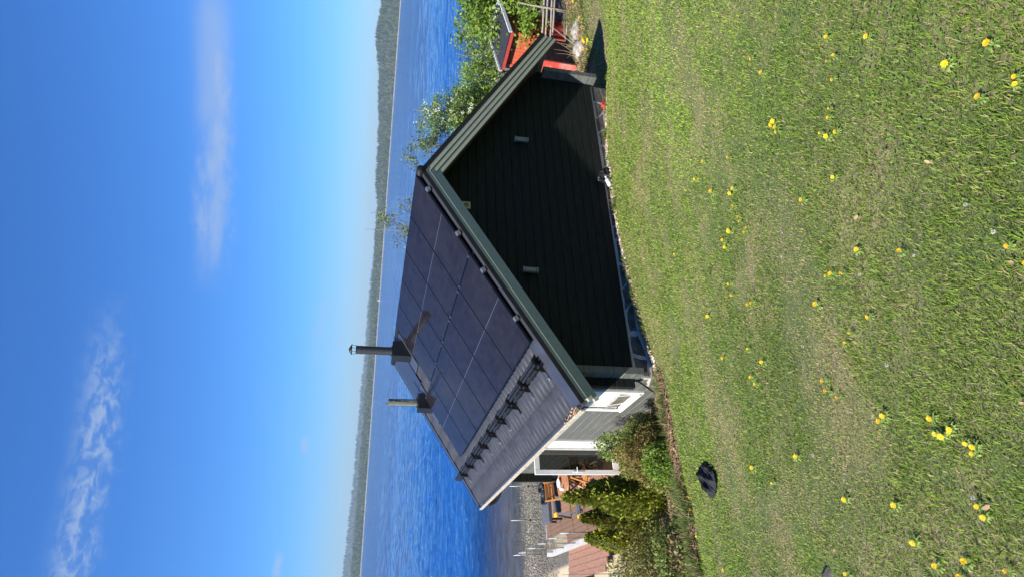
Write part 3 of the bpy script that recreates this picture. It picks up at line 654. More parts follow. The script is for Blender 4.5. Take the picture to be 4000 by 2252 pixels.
# ------------------------------------------------------------------ chimneys
def chimney(label, cx, cy, ztop, rad, zbox, pipe_m, cap):
    t = thing('chimney', label, 'chimney', (cx, cy, zbox-.4), 'flue pipes on the roof')
    b = MB(); x0, x1, y0, y1 = cx-.20, cx+.21, cy-.20, cy+.20
    def zr(x): return x*TA-.16
    V = [(x0, y0, zr(x0)), (x1, y0, zr(x1)), (x1, y1, zr(x1)), (x0, y1, zr(x0)), (x0+.01, y0+.01, zbox), (x1-.01, y0+.01, zbox), (x1-.01, y1-.01, zbox), (x0+.01, y1-.01, zbox)]
    b.add(V, [(0, 1, 5, 4), (1, 2, 6, 5), (2, 3, 7, 6), (3, 0, 4, 7), (4, 5, 6, 7)]); b.build('base_box', BLACK, t)
    f = MB(); f.extrude([rp((-(x1+.16))/CA if False else (-x1-.16)/CA, y0-.10, RN+.04), rp((-x0+.30)/CA, y0-.10, RN+.04), rp((-x0+.30)/CA, y1+.10, RN+.04), rp((-x1-.16)/CA, y1+.10, RN+.04)], (-SA*.006, 0, CA*.006))
    fixn(f.build('flashing', VERGE, t))
    MB().lathe((cx, cy, 0), [(rad+.03, zbox), (rad+.03, zbox+.012), (rad+.004, zbox+.03)], 24).build('collar', BLACK, t, True)
    p = MB().lathe((cx, cy, 0), [(rad, zbox+.01), (rad, ztop-.13), (rad+.006, ztop-.125), (rad+.006, ztop-.115), (rad, ztop-.11), (rad, ztop-.01), (rad+.008, ztop-.008), (rad+.008, ztop), (rad-.02, ztop), (rad-.02, ztop-.05)], 28).build('pipe', pipe_m, t)
    smooth_by_angle(p, 50)
    if cap:
        for k in range(4):
            a = R(45+90*k); MB().bar((cx+rad*math.cos(a), cy+rad*math.sin(a), ztop-.02), (cx+(rad+.02)*math.cos(a), cy+(rad+.02)*math.sin(a), ztop+.10), .014, .006).build('cap_strut', BLACK, t)
        MB().lathe((cx, cy, ztop+.095), [(rad+.03, 0), (rad+.035, .006), (.05, .06), (.02, .075), (.001, .08)], 24).build('rain_cap', BLACK, t, True)
    else:
        MB().tube([(cx-.05, cy, ztop), (cx-.05, cy, ztop+.055)], .022, 8).build('stub', mat('rusty stub', (.2, .11, .07), rough=.8), t)
        for k in range(4):
            a = R(45+90*k); MB().tube([(cx+rad*math.cos(a), cy+rad*math.sin(a), ztop), (cx+rad*1.1*math.cos(a), cy+rad*1.1*math.sin(a), ztop+.06), (cx+.01, cy, ztop+.14)], .003, 4).build('wire', SILVER, t)
chimney('matt black flue pipe with pointed rain cap near the ridge', -.45, 5.95, .885, .103, 0.0, mat('matt black flue', (.020, .020, .021), (.028, .028, .028), 6, .5), True)
chimney('shiny steel flue pipe lower on the roof beside the panels', -1.54, 6.68, .0, .097, -.735, STEEL, False)
m = MB(); m.extrude([rp(.18, 6.35, RN+.036), rp(1.35, 6.35, RN+.036), rp(1.35, 7.62, RN+.036), rp(.18, 7.62, RN+.036)], (-SA*.005, 0, CA*.005))
fixn(m.build('cover_sheet', mat('glossy black sheet', (.02, .02, .022), rough=.12), house))

# ------------------------------------------------------------------ snow guard
sg = thing('snow_guard', 'black snow guard rail on brackets along the lower roof', 'snow guard', rp(3.72, 3.6, RN))
for y in np.arange(-.18, 7.9, .905):
    b = MB(); b.extrude([rp(3.58, y-.008, RN+.02), rp(3.92, y-.008, RN+.02), rp(3.80, y-.008, RN+.18), rp(3.68, y-.008, RN+.18)], (0, .016, 0)); fixn(b.build('bracket', BLACK, sg))
    b = MB(); b.bar(rp(3.62, y, RN+.026), rp(4.0, y, RN+.026), .03, .006, (-SA, 0, CA)); b.build('bracket_foot', BLACK, sg)
    if y < 7.7:
        MB().bar(rp(3.97, y+.05, RN+.03), rp(4.05, y+.05, RN+.03), .02, .015, (-SA, 0, CA)).build('bolt', SILVER, sg)
for tq, n in ((3.70, .16), (3.755, .15), (3.80, .095)):
    for k in range(9):
        ya = -.30+k*.92; MB().bar(rp(tq, ya, RN+n), rp(tq, ya+.76, RN+n), .042, .042, (-SA, 0, CA)).build('rail', BLACK, sg)

# ------------------------------------------------------------------ foliage helpers
def quad_leaves(P, size, up=.3, aspect=.55, rs=None, tilt=1.0):
    rs = rs or rng; n = len(P); size = np.broadcast_to(np.asarray(size, float), (n,))
    d = rs.normal(size=(n, 3)); d[:, 2] += up*2; d /= np.linalg.norm(d, axis=1, keepdims=True)
    e = rs.normal(size=(n, 3)); e -= d*(e*d).sum(1, keepdims=True); e /= np.linalg.norm(e, axis=1, keepdims=True)
    c = np.cross(d, e)
    L = size[:, None]
    V = np.stack([P, P+d*L*.5+e*L*aspect*.5+c*L*.08, P+d*L, P+d*L*.5-e*L*aspect*.5+c*L*.08], 1).reshape(-1, 3)
    return V, np.arange(n*4).reshape(-1, 4)
def leafcol(n, base, var=.3, dark=.35, rs=None):
    rs = rs or rng
    c = np.array(base)[None]*rs.uniform(1-dark, 1+var, (n, 1))*rs.uniform(.88, 1.12, (n, 3))
    return np.repeat(c[:, None], 4, 1).reshape(-1, 3)
LEAF = mat('leaf', (1, 1, 1), rough=.5, attr='Col', transl=.38, spec=.35)
NEEDLE = mat('thuja sprays', (1, 1, 1), rough=.6, attr='Col', transl=.25, spec=.25)
GRASSM = mat('grass blades', (1, 1, 1), rough=.55, attr='Col', transl=.42, spec=.25)
def tree(name, label, base, top, blobs, nleaf, lsize, col, group=None, clump=.2, blossoms=0, trunk_r=.05, seed=1, stems=1, cat='tree', twiggy=0, sparse=1.0):
    rs = np.random.default_rng(seed); bx_, by_ = base; bz = float(ground(bx_, by_))-.05
    t = thing(name, label, cat, (bx_, by_, bz), group)
    pts = []; clumps = []
    tot = sum(b[3]*b[4]*b[5] for b in blobs)
    for (x, y, z, rx, ry, rz) in blobs:
        m = max(5, int(nleaf/55*(rx*ry*rz)/tot*1.0))
        d = rs.normal(size=(m, 3)); d /= np.linalg.norm(d, axis=1, keepdims=True); r = rs.random((m, 1))**.45
        clumps.append(np.array([[x, y, z]])+d*r*np.array([[rx, ry, rz]]))
    cl_ = np.concatenate(clumps); k = len(cl_)
    per = max(6, int(nleaf/k)); cs = clump*rs.uniform(.6, 1.3, (k, 1, 1))
    P = (cl_[:, None]+rs.normal(size=(k, per, 3))*cs*np.array([[[1, 1, .7]]])).reshape(-1, 3)
    shade = np.repeat(rs.uniform(.7, 1.25, (k, 1)), per, 1).reshape(-1)
    V, F = quad_leaves(P, lsize*rs.uniform(.6, 1.3, len(P)), up=.15, rs=rs)
    C_ = leafcol(len(P), col, rs=rs)*np.repeat(shade, 4)[:, None]
    npmesh('crown', V, F, LEAF, t, col=C_)
    if blossoms:
        i = rs.integers(0, k, blossoms); PB = cl_[i]+rs.normal(size=(blossoms, 3))*clump*1.1
        PB = np.repeat(PB, 9, 0)+rs.normal(size=(blossoms*9, 3))*.028
        V, F = quad_leaves(PB, .05, up=.2, aspect=.8, rs=rs); ob = npmesh('blossom', V, F, mat('white blossom', (.78, .78, .70), rough=.6, transl=.3), t); ob['kind'] = 'stuff'
    w_ = MB(); ctr = np.array([np.average(cl_[:, 0]), np.average(cl_[:, 1])])
    for s_ in range(stems):
        off = rs.normal(size=2)*.12*(stems > 1)
        mid = Vector((bx_*.5+ctr[0]*.5+off[0]*2, by_*.5+ctr[1]*.5+off[1]*2, bz+(top-bz)*.5)); tp = Vector((ctr[0]+off[0]*3, ctr[1]+off[1]*3, top-.15))
        w_.tube([(bx_+off[0], by_+off[1], bz), mid, tp], [trunk_r, trunk_r*.65, trunk_r*.15], 6)
    w_.build('trunk', BARK, t, True)
    b = MB()
    for q in cl_[rs.permutation(k)[:min(k, 60)]]:
        f = min(.9, max(.2, (q[2]-bz)/(top-bz)*.75)); st = Vector((bx_+(ctr[0]-bx_)*f, by_+(ctr[1]-by_)*f, bz+(top-bz)*f)); q = Vector(q)
        b.tube([st, st.lerp(q, .5)+Vector(rs.normal(size=3)*.05), q], [trunk_r*.3, trunk_r*.2, .004], 4, cap=False)
    ob = b.build('branches', BARK, t); ob['kind'] = 'stuff'
    return t
def shrub(name, label, x, y, rx, ry, h, nleaf, lsize, col, seed, col2=None, group=None, z0=None, cat='shrub'):
    rs = np.random.default_rng(seed); bz = float(ground(x, y))-.03 if z0 is None else z0
    t = thing(name, label, cat, (x, y, bz), group)
    d = rs.normal(size=(nleaf, 3)); d /= np.linalg.norm(d, axis=1, keepdims=True); d[:, 2] = np.abs(d[:, 2])*1.0-.12
    r = rs.random((nleaf, 1))**.28
    lump = .82+.36*vnoise(d[:, 0]*2+seed, d[:, 1]*2+d[:, 2]*1.7, 1.6, seed % 7)
    P = np.array([[x, y, bz+h*.12]])+d*r*lump[:, None]*np.array([[rx, ry, h*.9]])
    V, F = quad_leaves(P, lsize*rs.uniform(.6, 1.35, nleaf), up=.35, aspect=.6, rs=rs)
    C_ = leafcol(nleaf, col, rs=rs)
    if col2 is not None:
        k = vnoise(P[:, 0], P[:, 2]+P[:, 1], 3.0, 3)+rs.normal(size=nleaf)*.15 > .62; C2 = leafcol(nleaf, col2, rs=rs); C_ = np.where(np.repeat(k, 4)[:, None], C2, C_)
    npmesh('foliage', V, F, LEAF, t, col=C_)
    b = MB()
    for k in range(26):
        a = rs.uniform(0, 6.28); q = Vector((x+math.cos(a)*rx*.75*rs.random(), y+math.sin(a)*ry*.75*rs.random(), bz+h*rs.uniform(.4, .9)))
        s0 = Vector((x+rs.normal()*.06, y+rs.normal()*.06, bz)); b.tube([s0, s0.lerp(q, .5)+Vector((0, 0, .08)), q], [.012, .008, .003], 4, cap=False)
    ob = b.build('stems', TWIG, t); ob['kind'] = 'stuff'
    return t
def thuja(label, x, y, r, h, n, seed, lean=(0, 0), col=(.27, .31, .04)):
    rs = np.random.default_rng(seed); bz = float(ground(x, y))-.03
    t = thing('thuja', label, 'conifer', (x, y, bz), 'thujas beside the terrace')
    ns_ = 9; soff = rs.uniform(0, 6.28, ns_); sr = r*rs.uniform(.30, .62, ns_); sr[0] = 0; sh = rs.uniform(.45, .86, ns_); sh[0] = 1.0
    u = rs.random(n)**.75; a = rs.uniform(0, 6.28, n); si = np.where(rs.random(n) < .34, 0, rs.integers(1, ns_, n))
    lump = .70+.55*vnoise(np.cos(a)*2.6+5, np.sin(a)*2.6+u*5, 2.6, seed % 5)
    rad = r*np.where(si == 0, .62, .42)*(1-u)**.7*(1.0-.25*(1-u)**6)*lump*rs.random(n)**.34
    P = np.stack([x+lean[0]*u+np.cos(soff[si])*sr[si]*(1-.25*u)+np.cos(a)*rad, y+lean[1]*u+np.sin(soff[si])*sr[si]*(1-.25*u)+np.sin(a)*rad, bz+.03+u*h*sh[si]], 1)
    L = rs.uniform(.04, .095, n)
    d = np.stack([np.cos(a)*.75, np.sin(a)*.55, .9+0*a], 1)+rs.normal(size=(n, 3))*.3; d /= np.linalg.norm(d, axis=1, keepdims=True)
    e = rs.normal(size=(n, 3)); e -= d*(e*d).sum(1, keepdims=True); e /= np.linalg.norm(e, axis=1, keepdims=True)
    V = np.stack([P, P+d*L[:, None]*.6+e*L[:, None]*.28, P+d*L[:, None], P+d*L[:, None]*.6-e*L[:, None]*.28], 1).reshape(-1, 3)
    C_ = leafcol(n, col, .35, .45, rs)
    br = np.repeat(rs.random(n) < .10, 4)[:, None]; C_ = np.where(br, np.array([[.20, .13, .045]]), C_)
    npmesh('foliage', V, np.arange(n*4).reshape(-1, 4), NEEDLE, t, col=C_)
    MB().tube([(x, y, bz), (x+lean[0]*.5, y+lean[1]*.5, bz+h*.5), (x+lean[0]*.95, y+lean[1]*.95, bz+h*.95)], [.035, .02, .005], 6).build('trunk', BARK, t)

# shrubs and thujas in the bed left of the lawn
thuja('tallest thuja, pointed, in front of the garden table', -4.78, 1.50, .52, 1.76, 13000, 21, (-.03, .0))
thuja('middle thuja of the row, darker and browned on one side', -4.98, 2.55, .54, 1.44, 11000, 22, (0, 0), (.20, .21, .035))
thuja('far broad thuja standing against the white kickboard', -5.22, 3.55, .66, 1.30, 11000, 23, (.02, 0), (.31, .34, .04))
shrub('leafy_shrub', 'bushy small-leaved green shrub below the open white door', -4.36, .62, .52, .62, 1.02, 9000, .042, (.22, .27, .05), 31, (.25, .19, .06))
shrub('leafy_shrub', 'lower bright green shrub spilling over the twiggy bed edge', -4.55, .10, .34, .34, .58, 4200, .045, (.18, .27, .04), 32)
shrub('leafy_shrub', 'small dark shrub under the white window by the house corner', -3.88, .98, .36, .42, .72, 4200, .04, (.15, .19, .045), 33, (.24, .15, .06))
shrub('leafy_shrub', 'green shrub behind the door reaching the wall logs', -3.84, 2.0, .40, .60, 1.15, 4500, .045, (.19, .26, .05), 34)
shrub('leafy_shrub', 'large brownish green hedge shrub at the left end of the bed', -6.15, 1.35, .95, .80, 1.28, 12000, .040, (.25, .25, .06), 35, (.28, .20, .08))
shrub('leafy_shrub', 'second brownish hedge shrub past the thujas towards the beach', -6.55, 2.9, .9, .8, 1.1, 8000, .042, (.24, .25, .07), 36, (.26, .18, .08))
shrub('leafy_shrub', 'low grassy shrub at the lawn edge below the hedge', -5.95, .35, .65, .45, .55, 5200, .05, (.17, .22, .05), 37, (.28, .23, .10))
# arching bare canes
cn = thing('rose_cane', 'bare dark canes arching out of the hedge', 'plant', (-5.9, 1.2, float(ground(-5.9, 1.2))))
for k, (dx, dy, hh) in enumerate(((.05, .5, 1.75), (-.22, .3, 1.55), (.28, -.2, 1.5), (-.4, .1, 1.3))):
    b0 = Vector((-6.0+.1*k, 1.1, float(ground(-6.0, 1.1)))); MB().tube([b0, b0+Vector((dx*.4, dy*.4, hh*.6)), b0+Vector((dx, dy, hh))], [.008, .006, .003], 5).build('cane', BARK, cn)
# trees by the shore behind the house
tree('leafy_bush', 'large light green bush behind the pole fence', (10.7, 4.0), -1.0, [(10.9, 3.9, -2.3, 1.0, 1.1, .95), (11.8, 3.2, -2.0, 1.1, 1.0, 1.0), (10.3, 3.3, -3.3, .75, .6, .8), (9.75, 2.95, -3.55, .5, .3, .5), (8.95, 3.15, -3.35, .38, .16, .42), (12.6, 3.0, -2.6, 1.1, 1.1, 1.2), (11.3, 2.9, -3.6, .9, .7, .7), (10.2, 4.3, -2.9, .6, .7, .55)], 14000, .13, (.19, .29, .04), clump=.2, seed=41, stems=4, trunk_r=.04, cat='bush')
tree('leafy_bush', 'dark green bush behind the small red outhouse', (11.6, 7.2), -1.6, [(11.4, 7.0, -2.6, 1.3, 1.2, .85), (12.6, 6.0, -2.4, 1.0, 1.0, .9), (10.5, 8.1, -2.7, .9, 1.0, .7), (9.9, 7.0, -3.2, .9, .8, .6)], 7500, .10, (.19, .29, .045), clump=.2, seed=42, stems=3, trunk_r=.05, cat='bush')
tree('leafy_bush', 'bright green bush between outhouse and blossoming tree', (10.2, 7.4), -2.0, [(10.1, 7.6, -2.75, .9, .8, .55), (9.5, 8.3, -2.5, .8, .7, .6), (10.9, 8.6, -2.2, .8, .8, .6)], 5500, .10, (.18, .26, .04), clump=.17, seed=43, stems=3, trunk_r=.04, cat='bush')
tree('blossom_tree', 'white blossoming bird cherry rising behind the right roof slope', (9.4, 7.8), -.15, [(9.2, 7.2, -1.3, .62, .65, .75), (8.8, 7.0, -1.9, .55, .55, .6), (9.6, 6.9, -1.9, .6, .5, .55), (8.9, 7.6, -.75, .35, .35, .45)], 3600, .085, (.20, .29, .045), clump=.16, blossoms=95, seed=44, trunk_r=.06)
tree('young_tree', 'thin young tree with sparse leaves above the right roof slope', (8.6, 8.3), .1, [(8.3, 7.9, -.75, .45, .5, .55), (8.0, 8.3, -.45, .4, .4, .35), (8.6, 7.6, -1.3, .4, .4, .5)], 1300, .085, (.15, .20, .05), clump=.15, seed=45, trunk_r=.03)
tree('birch_tree', 'sparse birch top rising above the solar panels', (8.0, 12.6), 1.3, [(7.9, 12.1, .35, .34, .38, .85), (7.4, 12.6, -.55, .8, .7, .5), (8.3, 12.0, -.6, .55, .6, .5), (7.6, 12.4, -1.3, 1.1, 1.1, .7), (6.6, 13.1, -1.0, .5, .5, .4)], 2600, .09, (.20, .23, .06), clump=.18, seed=46, trunk_r=.05)

# ------------------------------------------------------------------ right-hand yard: outhouse, wood box, fence, bank
oh = thing('outhouse', 'small red outhouse with dark ribbed roof and pale trim', 'shed', (9.6, 4.0, -4.8))
for k in range(9):
    y = 3.50+k*.125; MB().box(9.12, 9.145, y, y+.118, -4.85, -2.95).build('wall_board', ORANGE, oh)
for k in range(8):
    x = 9.15+k*.125; MB().box(x, x+.118, 3.475, 3.50, -4.85, -2.86).build('wall_board', REDP, oh)
MB().box(9.15, 10.12, 3.505, 4.6, -4.85, -2.98).build('inner_wall', DARK, oh)
rf = MB(); ys = np.arange(3.30, 4.74, .03)
for i, y in enumerate(ys[:-1]):
    pass
rows = []
for x, zq in ((8.93, -2.90), (10.32, -2.62)): rows.append([(x, float(y), zq+.012*(1 if int(i/2) % 2 else -1)) for i, y in enumerate(ys)])
V = rows[0]+rows[1]; n = len(ys); rf.add(V, [(i, i+1, n+i+1, n+i) for i in range(n-1)]); rf.build('roof', mat('dark ribbed roof', (.035, .036, .045), rough=.45, metal=.2), oh)
PALE = mat('pale grey trim', (.55, .55, .57), (.4, .4, .42), 9, .6)
MB().bar((8.90, 4.76, -2.90), (10.36, 4.76, -2.61), .04, .10).build('verge_board', PALE, oh)
MB().bar((8.90, 3.28, -2.90), (10.36, 3.28, -2.61), .04, .10).build('verge_board', PALE, oh)
MB().bar((10.36, 3.26, -2.60), (10.36, 4.78, -2.60), .06, .10).build('ridge_board', PALE, oh)
MB().box(8.93, 8.97, 3.32, 4.72, -3.02, -2.925).build('fascia', REDP, oh)
MB().box(9.08, 9.13, 4.60, 4.70, -4.85, -2.98).build('corner_board', REDW, oh)
MB().box(9.08, 9.13, 3.42, 3.50, -4.85, -2.98).build('corner_board', ORANGE, oh)
wb_ = thing('wood_box', 'low red plank wood box with flaking paint beside the cabin corner', 'wood box', (7.1, 3.2, -4.6))
for k in range(7):
    zq = -4.62+k*.165
    MB().bev(6.55, 6.575, 2.22, 4.7, zq, zq+.158).build('plank', REDW, wb_)
    MB().bev(6.575, 8.1, 2.20, 2.225, zq, zq+.158).build('plank', mat('shaded front boards', (.085, .026, .018), (.06, .02, .015), 6, .8), wb_)  # front planks in darker brown red, shade put into the colour
MB().box(6.58, 8.09, 2.23, 4.6, -4.65, -3.52).build('lining', DARK, wb_)
wb_.matrix_world = Matrix.Translation((6.55, 2.2, 0)) @ Matrix.Rotation(R(17), 4, 'Z') @ Matrix.Translation((-6.55, -2.2, 0)) @ Matrix.Translation(wb_.location)
fn = thing('pole_fence', 'weathered grey round pole fence in front of the green bush', 'fence', (9.4, 2.5, -4.65))
random.seed(9)
fa, fb = Vector((8.15, 3.05, 0)), Vector((11.6, 1.35, 0))
for k, zq in enumerate((-3.72, -3.84, -3.97, -4.05, -4.45, -4.56)):
    j = lambda: random.uniform(-.03, .03)
    MB().tube([fa+Vector((j()-.05*k, j(), zq+j())), fa.lerp(fb, .45)+Vector((0, j(), zq+j())), fb+Vector((0, j(), zq+j()+.02))], [.026, .033, .024], 7).build('pole', WOODG, fn, True)
for f, hh, ln in ((.28, -2.95, .12), (.72, -3.25, -.05), (.30, -3.4, -.02), (1.0, -3.3, 0)):
    p = fa.lerp(fb, f); MB().tube([(p.x+.04, p.y-.05, -4.8), (p.x+ln, p.y-.06, hh)], [.03, .02], 7).build('stake', WOODG, fn, True)
def rock(label, x, y, r, hgt, seed, m=ROCK, zoff=-.02, name='rock', squash=(1, 1)):
    rs = np.random.default_rng(seed); import bmesh
    bm = bmesh.new(); bmesh.ops.create_icosphere(bm, subdivisions=3, radius=1)
    for v in bm.verts:
        p = np.array(v.co); q = 1+.55*(vnoise(p[0]*1.3+seed, p[1]*1.3+p[2], 1.5, seed % 9)-.5)+.28*(vnoise(p[0]*4+seed, p[1]*4-p[2]*3, 1.5, 2)-.5)
        v.co = Vector((p[0]*r*squash[0]*q, p[1]*r*squash[1]*q, p[2]*hgt*q))
    me = bpy.data.meshes.new(name); bm.to_mesh(me); bm.free(); me.materials.append(m)
    me.polygons.foreach_set('use_smooth', [True]*len(me.polygons))
    o = bpy.data.objects.new(name, me); COL.objects.link(o); o.location = (x, y, float(ground(x, y))+zoff+hgt*.25); o.rotation_euler.z = seed
    return tag(o, label, 'rock')
rock('pale boulder on the bank beside the red wood box', 6.62, 1.72, .26, .13, 3)
rock('larger pale flat rock on the bank below the fence', 7.2, 1.55, .34, .12, 4)
rock('small pale stone at the foot of the bank', 6.25, 1.35, .18, .12, 6)
rock('grey stone half sunk in the turf at the left lawn edge', -6.44, -4.74, .09, .035, 5, STONE)
rock('round pale stone at the foot of the left cabin corner', -3.42, -.16, .13, .06, 8)
def sprinkle(name, label, cat, n, fx, fy, fz, lmin, lmax, m, seed, flat=False):
    rs = np.random.default_rng(seed); x, y = fx(rs, n), fy(rs, n); z = ground(x, y)+fz(rs, n)
    a = rs.uniform(0, 6.28, n); L = rs.uniform(lmin, lmax, n); el_ = rs.normal(size=n)*.35
    d = np.stack([np.cos(a)*np.cos(el_), np.sin(a)*np.cos(el_), np.abs(np.sin(el_))], 1); w_ = np.stack([-np.sin(a), np.cos(a), 0*a], 1); P = np.stack([x, y, z], 1)
    wd = (L*.35 if flat else np.full(n, .004))[:, None]; upn = np.array([[0, 0, 1.0]])*wd
    V = np.stack([P-w_*wd, P+w_*wd, P+upn*.8, P+d*L[:, None]], 1).reshape(-1, 3); b = np.arange(n)[:, None]*4
    F = np.concatenate([b+np.array([[0, 1, 3]]), b+np.array([[1, 2, 3]]), b+np.array([[2, 0, 3]])]).reshape(-1, 3)
    col = leafcol(n, (.30, .20, .12), .5, .5, rs)
    return tag(npmesh(name, V, F, mat('litter', (1, 1, 1), rough=.9, attr='Col', spec=.1), col=col), label, cat, kind='stuff')
U = lambda a, b: (lambda rs, n: rs.uniform(a, b, n))
sprinkle('twig_litter', 'dry brown twigs and leaves along the bed edge', 'litter', 5200, U(-6.6, -3.3), lambda rs, n: -.28+rs.normal(size=n)*.16+.1, U(0, .07), .03, .16, None, 51)
sprinkle('leaf_litter', 'dead leaves lying under the shrubs', 'litter', 3000, U(-6.6, -3.4), U(-.45, .9), U(0, .05), .03, .07, None, 52, True)
sprinkle('bank_litter', 'dry leaves and twigs on the bank by the fence', 'litter', 2600, U(5.6, 11), U(.9, 2.3), U(0, .05), .03, .12, None, 53, True)
sprinkle('base_litter', 'dry leaves along the foot of the gable', 'litter', 1500, U(-3.4, 3.4), lambda rs, n: -.12+rs.normal(size=n)*.07, U(0, .03), .02, .06, None, 54, True)
# brushwood by the wood box
bw = thing('brushwood', 'bare branches leaning against the red wood box', 'branches', (6.75, 1.95, float(ground(6.75, 1.95))))
random.seed(12)
for k in range(9):
    a = Vector((6.75+random.uniform(-.2, .3), 1.95, float(ground(6.75, 1.95)))); q = a+Vector((random.uniform(-.35, .5), random.uniform(-.1, .15), random.uniform(.25, .75)))
    MB().tube([a, a.lerp(q, .5)+Vector((.05, 0, .03)), q], [.009, .006, .003], 5).build('branch', TWIG, bw)
MB().tube([(6.9, 1.9, -4.35), (7.3, 1.95, -4.0), (7.8, 2.0, -3.62)], [.014, .011, .005], 6).build('branch', WOODG, bw)

# ------------------------------------------------------------------ gravel, pebbles
def pebbles(name, label, n, fx, fy, rmin, rmax, c, seed, zoff=0.0):
    rs = np.random.default_rng(seed); x, y = fx(rs, n), fy(rs, n); r = rs.uniform(rmin, rmax, n); z = ground(x, y)+r*.3+zoff
    o = np.array([[1, 0, 0], [0, 1, 0], [-1, 0, 0], [0, -1, 0], [0, 0, .7], [0, 0, -.7], ], float); a = rs.uniform(0, 6.28, n)
    ca, sa = np.cos(a)[:, None], np.sin(a)[:, None]; st = rs.uniform(.6, 1.4, (n, 2))
    ox = (o[None, :, 0]*st[:, :1]*ca-o[None, :, 1]*st[:, 1:]*sa); oy = (o[None, :, 0]*st[:, :1]*sa+o[None, :, 1]*st[:, 1:]*ca); oz = np.repeat(o[None, :, 2], n, 0)
    V = np.stack([x[:, None]+ox*r[:, None], y[:, None]+oy*r[:, None], z[:, None]+oz*r[:, None]], -1).reshape(-1, 3)
    f = np.array([[0, 1, 4], [1, 2, 4], [2, 3, 4], [3, 0, 4], [1, 0, 5], [2, 1, 5], [3, 2, 5], [0, 3, 5]]); F = (np.arange(n)[:, None, None]*6+f[None]).reshape(-1, 3)
    cc = np.array(c)[None]*rs.uniform(.7, 1.25, (n, 1))*rs.uniform(.92, 1.08, (n, 3)); cc = np.repeat(cc[:, None], 6, 1).reshape(-1, 3)
    return tag(npmesh(name, V, F, mat('pebbles', (1, 1, 1), rough=.85, attr='Col'), col=cc, smooth=True), label, 'gravel', kind='stuff')
pebbles('gable_gravel', 'strip of grey and buff gravel along the gable foot', 3600, U(-3.3, 3.4), lambda rs, n: -.11+rs.normal(size=n)*.065, .010, .034, (.50, .45, .38), 61)
pebbles('beach_gravel', 'pebbles and shells on the beach behind the terrace', 16000, U(-9, 3), lambda rs, n: 15.6+rs.normal(size=n)*1.3, .012, .05, (.155, .138, .112), 62)
pebbles('shell_band', 'pale shells washed up along the beach', 900, U(-9, 3), lambda rs, n: 16.3+rs.normal(size=n)*.7, .02, .045, (.42, .39, .33), 63)
# larger stones along the gable foot
random.seed(4)
for k, (x, y, r) in enumerate(((1.75, -.13, .055), (1.62, -.15, .045), (1.52, -.12, .06), (1.38, -.16, .04), (1.18, -.16, .075), (1.05, -.2, .05), (2.05, -.12, .04))):
    o = rock('pale round stone lying along the gable gravel', x, y, r, r*.8, 20+k); o['group'] = 'stones along the gable foot'

# ------------------------------------------------------------------ small things on the lawn and at the gable foot
def lawn_z(x, y): return float(ground(x, y))
ty = thing('toy_car', 'small red toy with black wheels against the foundation', 'toy', (2.60, -.17, lawn_z(2.6, -.17)+.02))
zq = lawn_z(2.6, -.12)+.04
MB().extrude([(2.50, -.15, zq), (2.50, -.15, zq+.035), (2.545, -.15, zq+.045), (2.57, -.15, zq+.08), (2.64, -.15, zq+.08), (2.67, -.15, zq+.04), (2.70, -.15, zq+.035), (2.70, -.15, zq)], (0, .07, 0)).build('body', REDTOY, ty)
for x in (2.535, 2.665):
    for y in (-.155, -.075):
        c_ = MB(); c_.tube([(x, y-.012, zq), (x, y+.012, zq)], .022, 12); c_.build('wheel', BLACK, ty)
bgk = thing('plastic_bag', 'crumpled black plastic bag beside a clear bottle at the gable foot', 'bag', (.72, -.14, lawn_z(.72, -.14)))
def lump(name, m, parent, c, r, seed, amp=.5, sub=3):
    import bmesh
    bm = bmesh.new(); bmesh.ops.create_icosphere(bm, subdivisions=sub, radius=1)
    for v in bm.verts:
        p = v.co.copy(); q = 1+amp*(float(vnoise(p.x*2.1+seed, p.y*2.1+p.z*1.7, 1.7, seed % 9))-.5); v.co = Vector((c[0]+p.x*r[0]*q, c[1]+p.y*r[1]*q, c[2]+p.z*r[2]*q))
    mm = MB(); bm.verts.ensure_lookup_table(); mm.add([v.co for v in bm.verts], [[v.index for v in f.verts] for f in bm.faces]); bm.free()
    return mm.build(name, m, parent)
zq = lawn_z(.72, -.14); lump('bag_body', BLACK, bgk, (.72, -.13, zq+.09), (.13, .10, .12), 3, .8); lump('bag_neck', BLACK, bgk, (.62, -.12, zq+.2), (.05, .04, .07), 5, .8, 2)
bo = thing('plastic_bottle', 'pale clear bottle lying next to the black bag', 'bottle', (.48, -.2, lawn_z(.48, -.2)))
zq = lawn_z(.48, -.2)+.05; MB().tube([(.40, -.22, zq), (.415, -.22, zq), (.55, -.2, zq+.03), (.59, -.195, zq+.04), (.62, -.19, zq+.045)], [.03, .045, .045, .018, .016], 14).build('bottle_body', mat('frosted plastic', (.55, .57, .58), rough=.3), bo, True)
MB().tube([(.615, -.191, zq+.044), (.64, -.187, zq+.05)], .02, 10).build('cap', WHITE, bo)
# black cloth
OUT = [(-5.06, -2.08), (-5.03, -1.90), (-5.05, -1.72), (-5.13, -1.60), (-5.26, -1.78), (-5.36, -1.90), (-5.46, -2.00), (-5.52, -2.20), (-5.46, -2.40), (-5.38, -2.50), (-5.27, -2.48), (-5.18, -2.32), (-5.10, -2.16)]
OUT = [Vector((p[0], p[1], 0)) for p in OUT]; cc = sum(OUT, Vector())/len(OUT); OUT = [cc+(p-cc)*.88 for p in OUT]; ring = []
NO = 130; NR = 30
for i in range(NO):
    f = i/NO*len(OUT); k = int(f); a, b_, c_, d_ = OUT[k-1], OUT[k % len(OUT)], OUT[(k+1) % len(OUT)], OUT[(k+2) % len(OUT)]; u = f-k
    p = .5*((2*b_)+(c_-a)*u+(2*a-5*b_+4*c_-d_)*u*u+(3*b_-a-3*c_+d_)*u**3); p = p+(p-cc)*.06*(random.random()-.5); ring.append(p)
